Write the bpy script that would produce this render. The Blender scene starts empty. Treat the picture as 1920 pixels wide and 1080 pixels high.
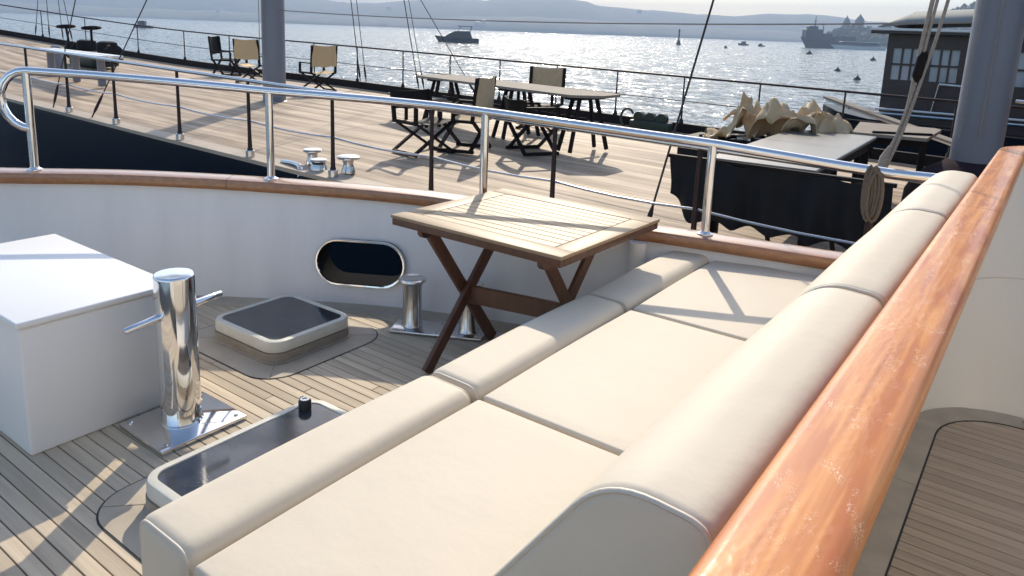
import bpy, bmesh, math, random
from mathutils import Vector, Matrix, noise as mnoise

R = math.radians
random.seed(7)
S = bpy.context.scene
COL = S.collection

# ------------------------------------------------------------------ camera
cam_d = bpy.data.cameras.new('camera')
cam = bpy.data.objects.new('camera', cam_d)
COL.objects.link(cam)
S.camera = cam
cam_d.sensor_width = 36.0
cam_d.lens = 36.0 * 1400 / 1920
cam_d.shift_y = -(540 - 345) / 1920
cam_d.clip_start = 0.05
cam_d.clip_end = 20000
YAW, PITCH, ROLL = R(36.0), R(11.656), R(2.1)
cam.matrix_world = (Matrix.Translation((0, 0, 1.66)) @ Matrix.Rotation(YAW, 4, 'Z')
                    @ Matrix.Rotation(math.pi / 2 - PITCH, 4, 'X') @ Matrix.Rotation(ROLL, 4, 'Z'))

# ------------------------------------------------------------------ sky, sun, exposure
SUN_AZ, SUN_EL = R(32.5), R(34.0)          # azimuth measured from +Y towards -X
W = bpy.data.worlds.new('World')
S.world = W
W.use_nodes = True
wn = W.node_tree
bg = wn.nodes['Background']
sky = wn.nodes.new('ShaderNodeTexSky')
sky.sky_type = 'NISHITA'
sky.sun_disc = False
sky.sun_elevation = SUN_EL
sky.sun_rotation = -SUN_AZ
sky.air_density = 1.0
sky.dust_density = 1.2
sky.ozone_density = 1.0
wn.links.new(sky.outputs[0], bg.inputs[0])
bg.inputs[1].default_value = 0.135

sd = bpy.data.lights.new('sun', 'SUN')
sd.energy = 2.75
sd.angle = R(0.53)
sd.color = (1.0, 0.89, 0.71)
sun = bpy.data.objects.new('sun', sd)
COL.objects.link(sun)
to_sun = Vector((-math.sin(SUN_AZ) * math.cos(SUN_EL), math.cos(SUN_AZ) * math.cos(SUN_EL), math.sin(SUN_EL)))
sun.rotation_euler = to_sun.to_track_quat('Z', 'Y').to_euler()
sun.location = (0, 0, 30)

S.view_settings.view_transform = 'Standard'
S.view_settings.look = 'None'
S.view_settings.gamma = 1.0
S.view_settings.use_curve_mapping = False
S.view_settings.exposure = 0.78
S.render.engine = 'CYCLES'
S.cycles.use_denoising = True
S.cycles.max_bounces = 8
S.cycles.sample_clamp_indirect = 8.0
S.cycles.caustics_reflective = False

# ------------------------------------------------------------------ materials
def _n(nt, typ, **kw):
    n = nt.nodes.new(typ)
    for k, v in kw.items():
        setattr(n, k, v)
    return n

def pm(name, col, rough=0.5, metal=0.0, coat=0.0, var=0.0, vscale=(1, 1, 1), vdetail=4.0, col2=None,
       bump=0.0, bscale=(1, 1, 1), bdist=0.01, rand=0.0, rvar=0.0, spec=0.5, coords='pos', trans=0.0):
    """Principled material: colour varied by stretched noise, per-object shade, fine bump."""
    m = bpy.data.materials.new(name)
    m.use_nodes = True
    nt = m.node_tree
    b = nt.nodes['Principled BSDF']
    b.inputs['Roughness'].default_value = rough
    b.inputs['Metallic'].default_value = metal
    b.inputs['Coat Weight'].default_value = coat
    b.inputs['Coat Roughness'].default_value = 0.08
    b.inputs['Specular IOR Level'].default_value = spec
    b.inputs['Transmission Weight'].default_value = trans
    b.inputs['Base Color'].default_value = (*col, 1)
    src = _n(nt, 'ShaderNodeNewGeometry').outputs['Position'] if coords == 'pos' else _n(nt, 'ShaderNodeTexCoord').outputs['Object']
    def noise(scale, detail=4.0, rough_=0.55):
        mp = _n(nt, 'ShaderNodeMapping')
        mp.inputs['Scale'].default_value = scale
        nt.links.new(src, mp.inputs['Vector'])
        t = _n(nt, 'ShaderNodeTexNoise')
        t.inputs['Scale'].default_value = 1.0
        t.inputs['Detail'].default_value = detail
        t.inputs['Roughness'].default_value = rough_
        nt.links.new(mp.outputs[0], t.inputs['Vector'])
        return t.outputs['Fac']
    out = None
    if var > 0 or col2:
        f = noise(vscale, vdetail)
        cr = _n(nt, 'ShaderNodeValToRGB')
        c2 = col2 if col2 else tuple(c * (1 - var) for c in col)
        cr.color_ramp.elements[0].position = 0.3
        cr.color_ramp.elements[1].position = 0.7
        cr.color_ramp.elements[0].color = (*c2, 1)
        cr.color_ramp.elements[1].color = (*col, 1)
        nt.links.new(f, cr.inputs[0])
        out = cr.outputs[0]
        if rvar:
            mr = _n(nt, 'ShaderNodeMapRange')
            mr.inputs['To Min'].default_value = max(0.02, rough - rvar)
            mr.inputs['To Max'].default_value = min(1, rough + rvar)
            nt.links.new(f, mr.inputs['Value'])
            nt.links.new(mr.outputs[0], b.inputs['Roughness'])
    if rand > 0:
        oi = _n(nt, 'ShaderNodeObjectInfo')
        mr = _n(nt, 'ShaderNodeMapRange')
        mr.inputs['To Min'].default_value = 1 - rand
        mr.inputs['To Max'].default_value = 1 + rand
        nt.links.new(oi.outputs['Random'], mr.inputs['Value'])
        hs = _n(nt, 'ShaderNodeHueSaturation')
        hs.inputs['Color'].default_value = (*col, 1)
        if out:
            nt.links.new(out, hs.inputs['Color'])
        nt.links.new(mr.outputs[0], hs.inputs['Value'])
        out = hs.outputs[0]
    if out:
        nt.links.new(out, b.inputs['Base Color'])
    if bump > 0:
        f = noise(bscale, 5.0)
        bp = _n(nt, 'ShaderNodeBump')
        bp.inputs['Strength'].default_value = bump
        bp.inputs['Distance'].default_value = bdist
        nt.links.new(f, bp.inputs['Height'])
        nt.links.new(bp.outputs[0], b.inputs['Normal'])
    return m

M = {}
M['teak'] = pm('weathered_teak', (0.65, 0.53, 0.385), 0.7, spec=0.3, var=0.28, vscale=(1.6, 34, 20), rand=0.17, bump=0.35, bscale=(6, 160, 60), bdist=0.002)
M['teak_walk'] = pm('shaded_teak_planking', (0.52, 0.40, 0.29), 0.65, spec=0.3, var=0.25, vscale=(2.2, 60, 20), rand=0.10, bump=0.35, bscale=(6, 160, 60), bdist=0.002)  # darker copy of the deck teak, walkway shade put into the colour
M['margin'] = pm('teak_margin', (0.50, 0.42, 0.32), 0.65, var=0.2, vscale=(8, 8, 8), rand=0.06, bump=0.2, bscale=(60, 60, 60), bdist=0.001)
M['caulk'] = pm('black_caulking', (0.022, 0.021, 0.021), 0.7)
M['white'] = pm('white_gelcoat', (0.86, 0.85, 0.83), 0.35, var=0.03, vscale=(2, 2, 2), bump=0.03, bscale=(9, 9, 9), bdist=0.01)
M['white_wall'] = pm('white_bulwark_paint', (0.82, 0.79, 0.765), 0.35, var=0.085, vscale=(7, 7, 0.8), bump=0.04, bscale=(5, 5, 5), bdist=0.015)
M['cream'] = pm('cream_vinyl', (0.665, 0.585, 0.47), 0.62, spec=0.2, var=0.035, vscale=(3, 3, 3), bump=0.45, bscale=(6.5, 6.5, 6.5), bdist=0.008, rand=0.02)
M['piping'] = pm('cream_piping', (0.64, 0.57, 0.47), 0.5)
M['ivory'] = pm('ivory_gelcoat', (0.80, 0.735, 0.63), 0.35, var=0.03, vscale=(2, 2, 2), bump=0.03, bscale=(7, 7, 7), bdist=0.01)
M['chrome'] = pm('polished_steel', (0.82, 0.82, 0.83), 0.07, metal=1.0, var=0.06, vscale=(30, 30, 4), rvar=0.03, bump=0.015, bscale=(25, 25, 25), bdist=0.004)
M['steel'] = pm('brushed_steel', (0.62, 0.62, 0.62), 0.22, metal=1.0, var=0.1, vscale=(40, 40, 40), rvar=0.06)
M['acrylic'] = pm('smoked_acrylic', (0.014, 0.017, 0.028), 0.10, spec=0.8, var=0.5, col2=(0.060, 0.062, 0.062), vscale=(7, 9, 7), rvar=0.10)
M['frame_cream'] = pm('hatch_frame_paint', (0.70, 0.67, 0.58), 0.4, var=0.12, vscale=(14, 14, 14))
M['coaming'] = pm('hatch_coaming_bronze', (0.36, 0.31, 0.25), 0.45, var=0.2, vscale=(12, 12, 12), metal=0.2)
M['matte_black'] = pm('matte_black_liner', (0.008, 0.008, 0.009), 0.9, spec=0.03)
M['rubber'] = pm('black_rubber', (0.015, 0.015, 0.017), 0.5)
M['cap_wood'] = pm('varnished_gunwale', (0.42, 0.185, 0.075), 0.35, coat=0.7, var=0.35, vscale=(5, 40, 40), bump=0.05, bscale=(20, 80, 80), bdist=0.002)
M['table_top'] = pm('oiled_teak_table', (0.41, 0.285, 0.17), 0.5, spec=0.3, var=0.22, vscale=(4, 70, 40), rand=0.07, bump=0.2, bscale=(8, 190, 90), bdist=0.0015)
M['table_leg'] = pm('dark_teak_leg', (0.13, 0.056, 0.030), 0.42, var=0.35, vscale=(30, 30, 6), bump=0.12, bscale=(90, 90, 20), bdist=0.001, rand=0.06)
M['navy'] = pm('navy_hull_paint', (0.0025, 0.0075, 0.018), 0.35, spec=0.05, var=0.3, vscale=(0.6, 0.6, 1.2), bump=0.03, bscale=(1.2, 1.2, 2.5), bdist=0.05)
M['mast'] = pm('grey_mast_paint', (0.20, 0.205, 0.235), 0.42, var=0.1, vscale=(3, 3, 0.8))
M['blackwood'] = pm('black_stained_wood', (0.010, 0.007, 0.008), 0.6, spec=0.15, var=0.3, vscale=(20, 20, 20))
M['canvas'] = pm('ochre_canvas', (0.66, 0.47, 0.25), 0.85, var=0.10, vscale=(9, 9, 9), bump=0.15, bscale=(60, 60, 60), bdist=0.002, rand=0.08, trans=0.0)
M['canvas2'] = pm('sand_canvas', (0.60, 0.45, 0.27), 0.85, var=0.18, vscale=(9, 9, 9), bump=0.2, bscale=(40, 40, 40), bdist=0.004, rand=0.12)
M['greytop'] = pm('bleached_table_top', (0.27, 0.235, 0.195), 0.75, spec=0.12, var=0.12, vscale=(2, 8, 2))
M['blackcloth'] = pm('black_tablecloth', (0.008, 0.010, 0.014), 0.6, spec=0.15, var=0.3, vscale=(7, 7, 7), bump=0.2, bscale=(14, 14, 14), bdist=0.01)
M['darktop'] = pm('dark_varnished_table_top', (0.16, 0.15, 0.13), 0.4, var=0.2, vscale=(3, 3, 3))
M['whitetrim'] = pm('white_trim', (0.78, 0.77, 0.74), 0.4)
M['rope'] = pm('grey_rope', (0.33, 0.29, 0.25), 0.85, var=0.3, vscale=(60, 60, 60))
M['darkrope'] = pm('brown_line', (0.16, 0.12, 0.09), 0.85, var=0.3, vscale=(60, 60, 60))
M['wire'] = pm('dark_wire', (0.02, 0.018, 0.018), 0.5, metal=0.2)
M['bronze'] = pm('dark_bronze', (0.03, 0.017, 0.016), 0.45, metal=0.3, spec=0.3)
M['brownwood'] = pm('brown_deckhouse_wood', (0.050, 0.036, 0.036), 0.4, var=0.35, vscale=(2, 2, 14))
M['redwood'] = pm('mahogany_panel', (0.16, 0.062, 0.04), 0.4, var=0.3, vscale=(3, 3, 16))
M['awning'] = pm('grey_awning_cloth', (0.26, 0.27, 0.25), 0.8, var=0.15, vscale=(2, 2, 2))
M['window'] = pm('window_glass', (0.42, 0.48, 0.52), 0.10, spec=0.8)
M['green'] = pm('dark_green_hose', (0.012, 0.03, 0.022), 0.4)
M['boot'] = pm('dark_mast_boot', (0.030, 0.018, 0.024), 0.9, spec=0.08)
M['farhull'] = pm('far_grey_hull', (0.05, 0.06, 0.075), 0.5)
M['farwhite'] = pm('far_white_paint', (0.75, 0.76, 0.76), 0.4)
M['farbuoy'] = pm('dark_buoy_paint', (0.03, 0.03, 0.035), 0.5)
M['hill'] = pm('wooded_hillside', (0.05, 0.06, 0.045), 0.9, var=0.4, vscale=(0.02, 0.02, 0.03), vdetail=8, col2=(0.16, 0.15, 0.125))
M['house'] = pm('pale_house_wall', (0.62, 0.60, 0.56), 0.7)
M['stone'] = pm('grey_palace_stone', (0.22, 0.22, 0.21), 0.8)
M['lead'] = pm('lead_roof', (0.12, 0.13, 0.14), 0.6)
M['leaf'] = pm('far_tree_leaf', (0.04, 0.055, 0.035), 0.9, var=0.4, vscale=(0.2, 0.2, 0.2))

def varnish_material():
    """Old clear varnish over mahogany: streaked grain, lifted blisters and water spots in the clear coat, sun glints painted pale."""
    m = bpy.data.materials.new('blistered_varnish')
    m.use_nodes = True
    nt = m.node_tree
    b = nt.nodes['Principled BSDF']
    g = _n(nt, 'ShaderNodeNewGeometry')
    def mapped(scale):
        mp = _n(nt, 'ShaderNodeMapping')
        mp.inputs['Scale'].default_value = scale
        nt.links.new(g.outputs['Position'], mp.inputs['Vector'])
        return mp.outputs[0]
    n1 = _n(nt, 'ShaderNodeTexNoise'); n1.inputs['Scale'].default_value = 1; n1.inputs['Detail'].default_value = 6
    n1.inputs['Distortion'].default_value = 0.25
    nt.links.new(mapped((70, 2.0, 70)), n1.inputs['Vector'])
    cr = _n(nt, 'ShaderNodeValToRGB')
    e = cr.color_ramp.elements
    e[0].position, e[0].color = 0.30, (0.47, 0.15, 0.036, 1)
    e[1].position, e[1].color = 0.72, (0.76, 0.34, 0.10, 1)
    mid = e.new(0.5); mid.color = (0.63, 0.235, 0.06, 1)
    nt.links.new(n1.outputs[0], cr.inputs[0])
    n2 = _n(nt, 'ShaderNodeTexNoise'); n2.inputs['Scale'].default_value = 1; n2.inputs['Detail'].default_value = 5
    nt.links.new(mapped((26, 3.0, 26)), n2.inputs['Vector'])
    cr2 = _n(nt, 'ShaderNodeValToRGB')
    cr2.color_ramp.elements[0].position = 0.50; cr2.color_ramp.elements[1].position = 0.62
    nt.links.new(n2.outputs[0], cr2.inputs[0])
    mx = _n(nt, 'ShaderNodeMix', data_type='RGBA', blend_type='MIX')
    nt.links.new(cr2.outputs[0], mx.inputs[0])
    nt.links.new(cr.outputs[0], mx.inputs[6])
    mx.inputs[7].default_value = (0.50, 0.155, 0.042, 1)
    # pale squiggles in patches: lifted flakes and dried drops, plus painted sun glints
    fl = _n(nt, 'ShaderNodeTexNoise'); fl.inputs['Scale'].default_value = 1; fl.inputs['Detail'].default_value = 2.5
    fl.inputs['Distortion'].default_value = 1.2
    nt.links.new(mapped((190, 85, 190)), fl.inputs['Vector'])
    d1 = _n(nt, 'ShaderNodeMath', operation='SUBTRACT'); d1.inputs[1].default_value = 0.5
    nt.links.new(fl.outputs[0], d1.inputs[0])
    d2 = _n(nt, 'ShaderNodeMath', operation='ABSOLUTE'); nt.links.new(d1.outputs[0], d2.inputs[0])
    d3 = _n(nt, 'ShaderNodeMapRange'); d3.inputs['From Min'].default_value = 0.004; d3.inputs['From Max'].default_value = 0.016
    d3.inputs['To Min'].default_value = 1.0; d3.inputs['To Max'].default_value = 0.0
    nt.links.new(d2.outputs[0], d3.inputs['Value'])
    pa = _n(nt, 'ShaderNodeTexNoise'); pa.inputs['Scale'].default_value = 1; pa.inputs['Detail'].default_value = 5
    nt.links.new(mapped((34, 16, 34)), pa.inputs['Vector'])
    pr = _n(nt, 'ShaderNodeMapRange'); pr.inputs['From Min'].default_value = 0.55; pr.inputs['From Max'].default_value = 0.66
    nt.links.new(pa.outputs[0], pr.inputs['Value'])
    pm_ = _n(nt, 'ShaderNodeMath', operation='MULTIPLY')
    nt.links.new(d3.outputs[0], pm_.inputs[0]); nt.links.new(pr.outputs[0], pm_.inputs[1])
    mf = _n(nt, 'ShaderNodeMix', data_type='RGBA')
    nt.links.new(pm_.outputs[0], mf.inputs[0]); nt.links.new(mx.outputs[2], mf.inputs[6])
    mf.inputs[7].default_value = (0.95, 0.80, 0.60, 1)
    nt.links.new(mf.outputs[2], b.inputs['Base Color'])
    b.inputs['Roughness'].default_value = 0.5
    b.inputs['Specular IOR Level'].default_value = 0.25
    b.inputs['Coat Weight'].default_value = 0.38
    b.inputs['Coat Roughness'].default_value = 0.14
    # blisters and dried drops stand up in the coat
    v = _n(nt, 'ShaderNodeTexVoronoi'); v.feature = 'SMOOTH_F1'; v.inputs['Scale'].default_value = 1
    v.inputs['Smoothness'].default_value = 0.4
    mpv = mapped((95, 60, 95))
    nt.links.new(mpv, v.inputs['Vector'])
    n3 = _n(nt, 'ShaderNodeTexNoise'); n3.inputs['Scale'].default_value = 1; n3.inputs['Detail'].default_value = 3
    nt.links.new(mapped((14, 6, 14)), n3.inputs['Vector'])
    cr3 = _n(nt, 'ShaderNodeValToRGB')
    cr3.color_ramp.elements[0].position = 0.46; cr3.color_ramp.elements[1].position = 0.62
    nt.links.new(n3.outputs[0], cr3.inputs[0])
    mu = _n(nt, 'ShaderNodeMath', operation='MULTIPLY')
    nt.links.new(v.outputs['Distance'], mu.inputs[0]); nt.links.new(cr3.outputs[0], mu.inputs[1])
    n4 = _n(nt, 'ShaderNodeTexNoise'); n4.inputs['Scale'].default_value = 1; n4.inputs['Detail'].default_value = 4
    nt.links.new(mapped((60, 14, 60)), n4.inputs['Vector'])
    ad = _n(nt, 'ShaderNodeMath', operation='MULTIPLY_ADD')
    nt.links.new(n4.outputs[0], ad.inputs[0]); ad.inputs[1].default_value = 0.25
    nt.links.new(mu.outputs[0], ad.inputs[2])
    bp = _n(nt, 'ShaderNodeBump'); bp.inputs['Strength'].default_value = 0.35; bp.inputs['Distance'].default_value = 0.0022
    nt.links.new(ad.outputs[0], bp.inputs['Height'])
    nt.links.new(bp.outputs[0], b.inputs['Coat Normal'])
    bp2 = _n(nt, 'ShaderNodeBump'); bp2.inputs['Strength'].default_value = 0.15; bp2.inputs['Distance'].default_value = 0.002
    nt.links.new(ad.outputs[0], bp2.inputs['Height'])
    nt.links.new(bp2.outputs[0], b.inputs['Normal'])
    return m
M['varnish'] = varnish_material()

def ship_deck_material():
    """Far deck: bleached planking too far off to pick apart, streaked along the ship."""
    m = bpy.data.materials.new('bleached_ship_planking')
    m.use_nodes = True
    nt = m.node_tree
    b = nt.nodes['Principled BSDF']
    b.inputs['Roughness'].default_value = 0.66
    b.inputs['Specular IOR Level'].default_value = 0.22
    g = _n(nt, 'ShaderNodeNewGeometry')
    sp = _n(nt, 'ShaderNodeSeparateXYZ')
    nt.links.new(g.outputs['Position'], sp.inputs[0])
    # plank number -> shade
    dv = _n(nt, 'ShaderNodeMath', operation='DIVIDE'); dv.inputs[1].default_value = 0.14
    nt.links.new(sp.outputs['Y'], dv.inputs[0])
    fl = _n(nt, 'ShaderNodeMath', operation='FLOOR'); nt.links.new(dv.outputs[0], fl.inputs[0])
    fr = _n(nt, 'ShaderNodeMath', operation='FRACT'); nt.links.new(dv.outputs[0], fr.inputs[0])
    wn_ = _n(nt, 'ShaderNodeTexWhiteNoise', noise_dimensions='1D'); nt.links.new(fl.outputs[0], wn_.inputs['W'])
    seam = _n(nt, 'ShaderNodeMath', operation='LESS_THAN'); seam.inputs[1].default_value = 0.06
    nt.links.new(fr.outputs[0], seam.inputs[0])
    mp = _n(nt, 'ShaderNodeMapping'); mp.inputs['Scale'].default_value = (0.8, 5, 1)
    nt.links.new(g.outputs['Position'], mp.inputs['Vector'])
    n = _n(nt, 'ShaderNodeTexNoise'); n.inputs['Scale'].default_value = 1; n.inputs['Detail'].default_value = 6
    nt.links.new(mp.outputs[0], n.inputs['Vector'])
    ad = _n(nt, 'ShaderNodeMath', operation='MULTIPLY_ADD'); ad.inputs[1].default_value = 0.30
    nt.links.new(wn_.outputs[0], ad.inputs[0]); nt.links.new(n.outputs[0], ad.inputs[2])
    cr = _n(nt, 'ShaderNodeValToRGB')
    cr.color_ramp.elements[0].position = 0.38; cr.color_ramp.elements[0].color = (0.20, 0.14, 0.095, 1)
    cr.color_ramp.elements[1].position = 0.90; cr.color_ramp.elements[1].color = (0.58, 0.45, 0.325, 1)
    nt.links.new(ad.outputs[0], cr.inputs[0])
    mx = _n(nt, 'ShaderNodeMix', data_type='RGBA')
    nt.links.new(seam.outputs[0], mx.inputs[0]); nt.links.new(cr.outputs[0], mx.inputs[6])
    mx.inputs[7].default_value = (0.12, 0.085, 0.062, 1)
    nt.links.new(mx.outputs[2], b.inputs['Base Color'])
    return m
M['shipdeck'] = ship_deck_material()

def water_material():
    m = bpy.data.materials.new('choppy_sea_water')
    m.use_nodes = True
    nt = m.node_tree
    b = nt.nodes['Principled BSDF']
    b.inputs['Base Color'].default_value = (0.022, 0.068, 0.105, 1)
    b.inputs['Roughness'].default_value = 0.12
    b.inputs['IOR'].default_value = 1.33
    g = _n(nt, 'ShaderNodeNewGeometry')
    acc = None
    for sc, k, det in (((0.10, 0.16, 0.1), 0.10, 1.0), ((0.50, 0.80, 0.5), 1.3, 2.0), ((2.0, 3.0, 2.0), 1.2, 2.0), ((8.0, 11.0, 9.0), 0.20, 1.0)):
        mp = _n(nt, 'ShaderNodeMapping'); mp.inputs['Scale'].default_value = sc
        mp.inputs['Rotation'].default_value = (0, 0, R(25))
        nt.links.new(g.outputs['Position'], mp.inputs['Vector'])
        t = _n(nt, 'ShaderNodeTexNoise'); t.inputs['Scale'].default_value = 1; t.inputs['Detail'].default_value = det
        nt.links.new(mp.outputs[0], t.inputs['Vector'])
        su = _n(nt, 'ShaderNodeVectorMath', operation='SUBTRACT'); su.inputs[1].default_value = (0.5, 0.5, 0.5)
        nt.links.new(t.outputs['Color'], su.inputs[0])
        ml = _n(nt, 'ShaderNodeVectorMath', operation='MULTIPLY'); ml.inputs[1].default_value = (k, k, 0)
        nt.links.new(su.outputs[0], ml.inputs[0])
        if acc is None:
            acc = ml.outputs[0]
        else:
            ad = _n(nt, 'ShaderNodeVectorMath', operation='ADD')
            nt.links.new(acc, ad.inputs[0]); nt.links.new(ml.outputs[0], ad.inputs[1]); acc = ad.outputs[0]
    ad = _n(nt, 'ShaderNodeVectorMath', operation='ADD'); ad.inputs[1].default_value = (0, 0, 1)
    nt.links.new(acc, ad.inputs[0])
    no = _n(nt, 'ShaderNodeVectorMath', operation='NORMALIZE'); nt.links.new(ad.outputs[0], no.inputs[0])
    nt.links.new(no.outputs[0], b.inputs['Normal'])
    return m
M['water'] = water_material()

# ------------------------------------------------------------------ mesh helpers
def new_bm():
    return bmesh.new()

def bx(bm, c, s, bevel=0.0, seg=2, rot=None):
    """box of size s centred at c, rot = Matrix 3x3/4x4 or z-angle"""
    r = bmesh.ops.create_cube(bm, size=1.0)
    vs = r['verts']
    mt = Matrix.Translation(c)
    if rot is not None:
        mt = mt @ (Matrix.Rotation(rot, 4, 'Z') if isinstance(rot, (int, float)) else rot.to_4x4())
    mt = mt @ Matrix.Diagonal((s[0], s[1], s[2], 1))
    bmesh.ops.transform(bm, matrix=mt, verts=vs)
    if bevel > 0:
        es = list({e for v in vs for e in v.link_edges})
        bmesh.ops.bevel(bm, geom=es, offset=min(bevel, 0.45 * min(s)), segments=seg, profile=0.5, affect='EDGES')
    return bm

def bar(bm, a, b, w, h, up=(0, 0, 1), bevel=0.0):
    """straight board from a to b: width w across, height h along 'up'"""
    a, b = Vector(a), Vector(b)
    d = (b - a)
    L = d.length
    x = d.normalized()
    u = Vector(up)
    y = u.cross(x)
    if y.length < 1e-5:
        y = Vector((1, 0, 0)).cross(x)
    y.normalize()
    z = x.cross(y)
    rot = Matrix((x, y, z)).transposed()
    return bx(bm, (a + b) / 2, (L, w, h), bevel, 1, rot)

def loft(bm, rings, caps=True, closed_rings=True, close=False):
    vr = [[bm.verts.new(p) for p in r] for r in rings]
    n = len(vr[0])
    m = len(vr)
    for i in range(m if close else m - 1):
        a, b = vr[i], vr[(i + 1) % m]
        for j in range(n if closed_rings else n - 1):
            k = (j + 1) % n
            bm.faces.new((a[j], a[k], b[k], b[j]))
    if caps and closed_rings and not close:
        bm.faces.new(list(reversed(vr[0])))
        bm.faces.new(vr[-1])
    return vr

def tube(bm, pts, r, n=8, closed=False):
    pts = [Vector(p) for p in pts]
    m = len(pts)
    rs = r if isinstance(r, (list, tuple)) else [r] * m
    tang = []
    for i in range(m):
        if closed:
            t = pts[(i + 1) % m] - pts[i - 1]
        else:
            t = pts[min(i + 1, m - 1)] - pts[max(i - 1, 0)]
        tang.append(t.normalized())
    up = Vector((0, 0, 1)) if abs(tang[0].z) < 0.9 else Vector((1, 0, 0))
    nrm = tang[0].cross(up).normalized()
    rings = []
    for i in range(m):
        if i:
            q = tang[i - 1].rotation_difference(tang[i])
            nrm = q @ nrm
            nrm = (nrm - tang[i] * nrm.dot(tang[i])).normalized()
        bn = tang[i].cross(nrm)
        rings.append([pts[i] + (nrm * math.cos(2 * math.pi * k / n) + bn * math.sin(2 * math.pi * k / n)) * rs[i] for k in range(n)])
    loft(bm, rings, caps=not closed, close=closed)
    return bm

def lathe(bm, prof, o=(0, 0, 0), n=24, axis=None):
    """prof: list of (r, z)"""
    o = Vector(o)
    A = axis.to_3x3() if axis is not None else Matrix.Identity(3)
    rings = []
    for r, z in prof:
        r = max(r, 1e-4)
        rings.append([o + A @ Vector((r * math.cos(2 * math.pi * k / n), r * math.sin(2 * math.pi * k / n), z)) for k in range(n)])
    loft(bm, rings)
    return bm

def rrect(x0, x1, y0, y1, r, seg=6):
    pts = []
    for cx, cy, a0 in ((x1 - r, y1 - r, 0), (x0 + r, y1 - r, 90), (x0 + r, y0 + r, 180), (x1 - r, y0 + r, 270)):
        for k in range(seg + 1):
            a = R(a0 + 90 * k / seg)
            pts.append((cx + r * math.cos(a), cy + r * math.sin(a)))
    return pts

def curve_pts(pts, per=8):
    """Catmull-Rom through points"""
    P = [Vector(p) for p in pts]
    P = [P[0] * 2 - P[1]] + P + [P[-1] * 2 - P[-2]]
    out = []
    for i in range(1, len(P) - 2):
        for k in range(per):
            t = k / per
            a, b, c, d = P[i - 1], P[i], P[i + 1], P[i + 2]
            out.append(0.5 * ((2 * b) + (c - a) * t + (2 * a - 5 * b + 4 * c - d) * t * t + (3 * b - 3 * c + d - a) * t ** 3))
    out.append(P[-2].copy())
    return out

def obj(name, bm, mat, parent=None, smooth=35, world=True):
    """one mesh object. geometry is given in world space and moved into the parent's space"""
    bmesh.ops.recalc_face_normals(bm, faces=bm.faces)
    me = bpy.data.meshes.new(name)
    bm.to_mesh(me)
    bm.free()
    if smooth:
        me.polygons.foreach_set('use_smooth', [True] * len(me.polygons))
        me.set_sharp_from_angle(angle=R(smooth))
    me.materials.append(M[mat] if isinstance(mat, str) else mat)
    o = bpy.data.objects.new(name, me)
    COL.objects.link(o)
    if parent is not None:
        if world:
            me.transform(wmat(parent).inverted())
        o.parent = parent
    return o

def wmat(o):
    m = Matrix.Translation(o.location) @ o.rotation_euler.to_matrix().to_4x4()
    return wmat(o.parent) @ m if o.parent else m

def tag(o, label, cat, group=None):
    o['label'] = label
    o['category'] = cat
    if group:
        o['group'] = group
    return o

def thing(name, label, cat, loc=(0, 0, 0), rz=0.0, group=None):
    o = bpy.data.objects.new(name, None)
    COL.objects.link(o)
    o.location = loc
    o.rotation_euler = (0, 0, rz)
    o.empty_display_size = 0.1
    return tag(o, label, cat, group)

def struct(o, kind='structure'):
    o['kind'] = kind
    return o

def dup(root, loc, rz, label, group=None):
    r = root.copy()
    COL.objects.link(r)
    r.location = loc
    r.rotation_euler = (0, 0, rz)
    r['label'] = label
    if group:
        r['group'] = group
    for ch in list(root.children):
        c = ch.copy()
        COL.objects.link(c)
        c.parent = r
        for g in list(ch.children):
            d = g.copy()
            COL.objects.link(d)
            d.parent = c
    return r

def origin_to(o, loc):
    """move a top-level mesh's origin to loc without moving the mesh"""
    o.data.transform(Matrix.Translation(-Vector(loc)))
    o.location = loc
    return o

# ------------------------------------------------------------------ water and far shore
SEA = -2.2
bm = new_bm()
xs = [-4600, -1500, -500, -200, -80, -40, -20, 0, 40, 300, 2400]
ys = [-900, -300, -60, -10, 5, 15, 30, 60, 120, 250, 600, 1200, 3400]
grid = [[bm.verts.new((x, y, SEA)) for x in xs] for y in ys]
for j in range(len(ys) - 1):
    for i in range(len(xs) - 1):
        bm.faces.new((grid[j][i], grid[j][i + 1], grid[j + 1][i + 1], grid[j + 1][i]))
struct(obj('sea', bm, 'water', smooth=0))

def interp(tab, t):
    if t <= tab[0][0]:
        return tab[0][1]
    for (a, va), (b, vb) in zip(tab, tab[1:]):
        if t <= b:
            return va + (vb - va) * (t - a) / (b - a)
    return tab[-1][1]

VIEW = Vector((-math.sin(YAW), math.cos(YAW), 0))
RIGHT = Vector((math.cos(YAW), math.sin(YAW), 0))

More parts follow.
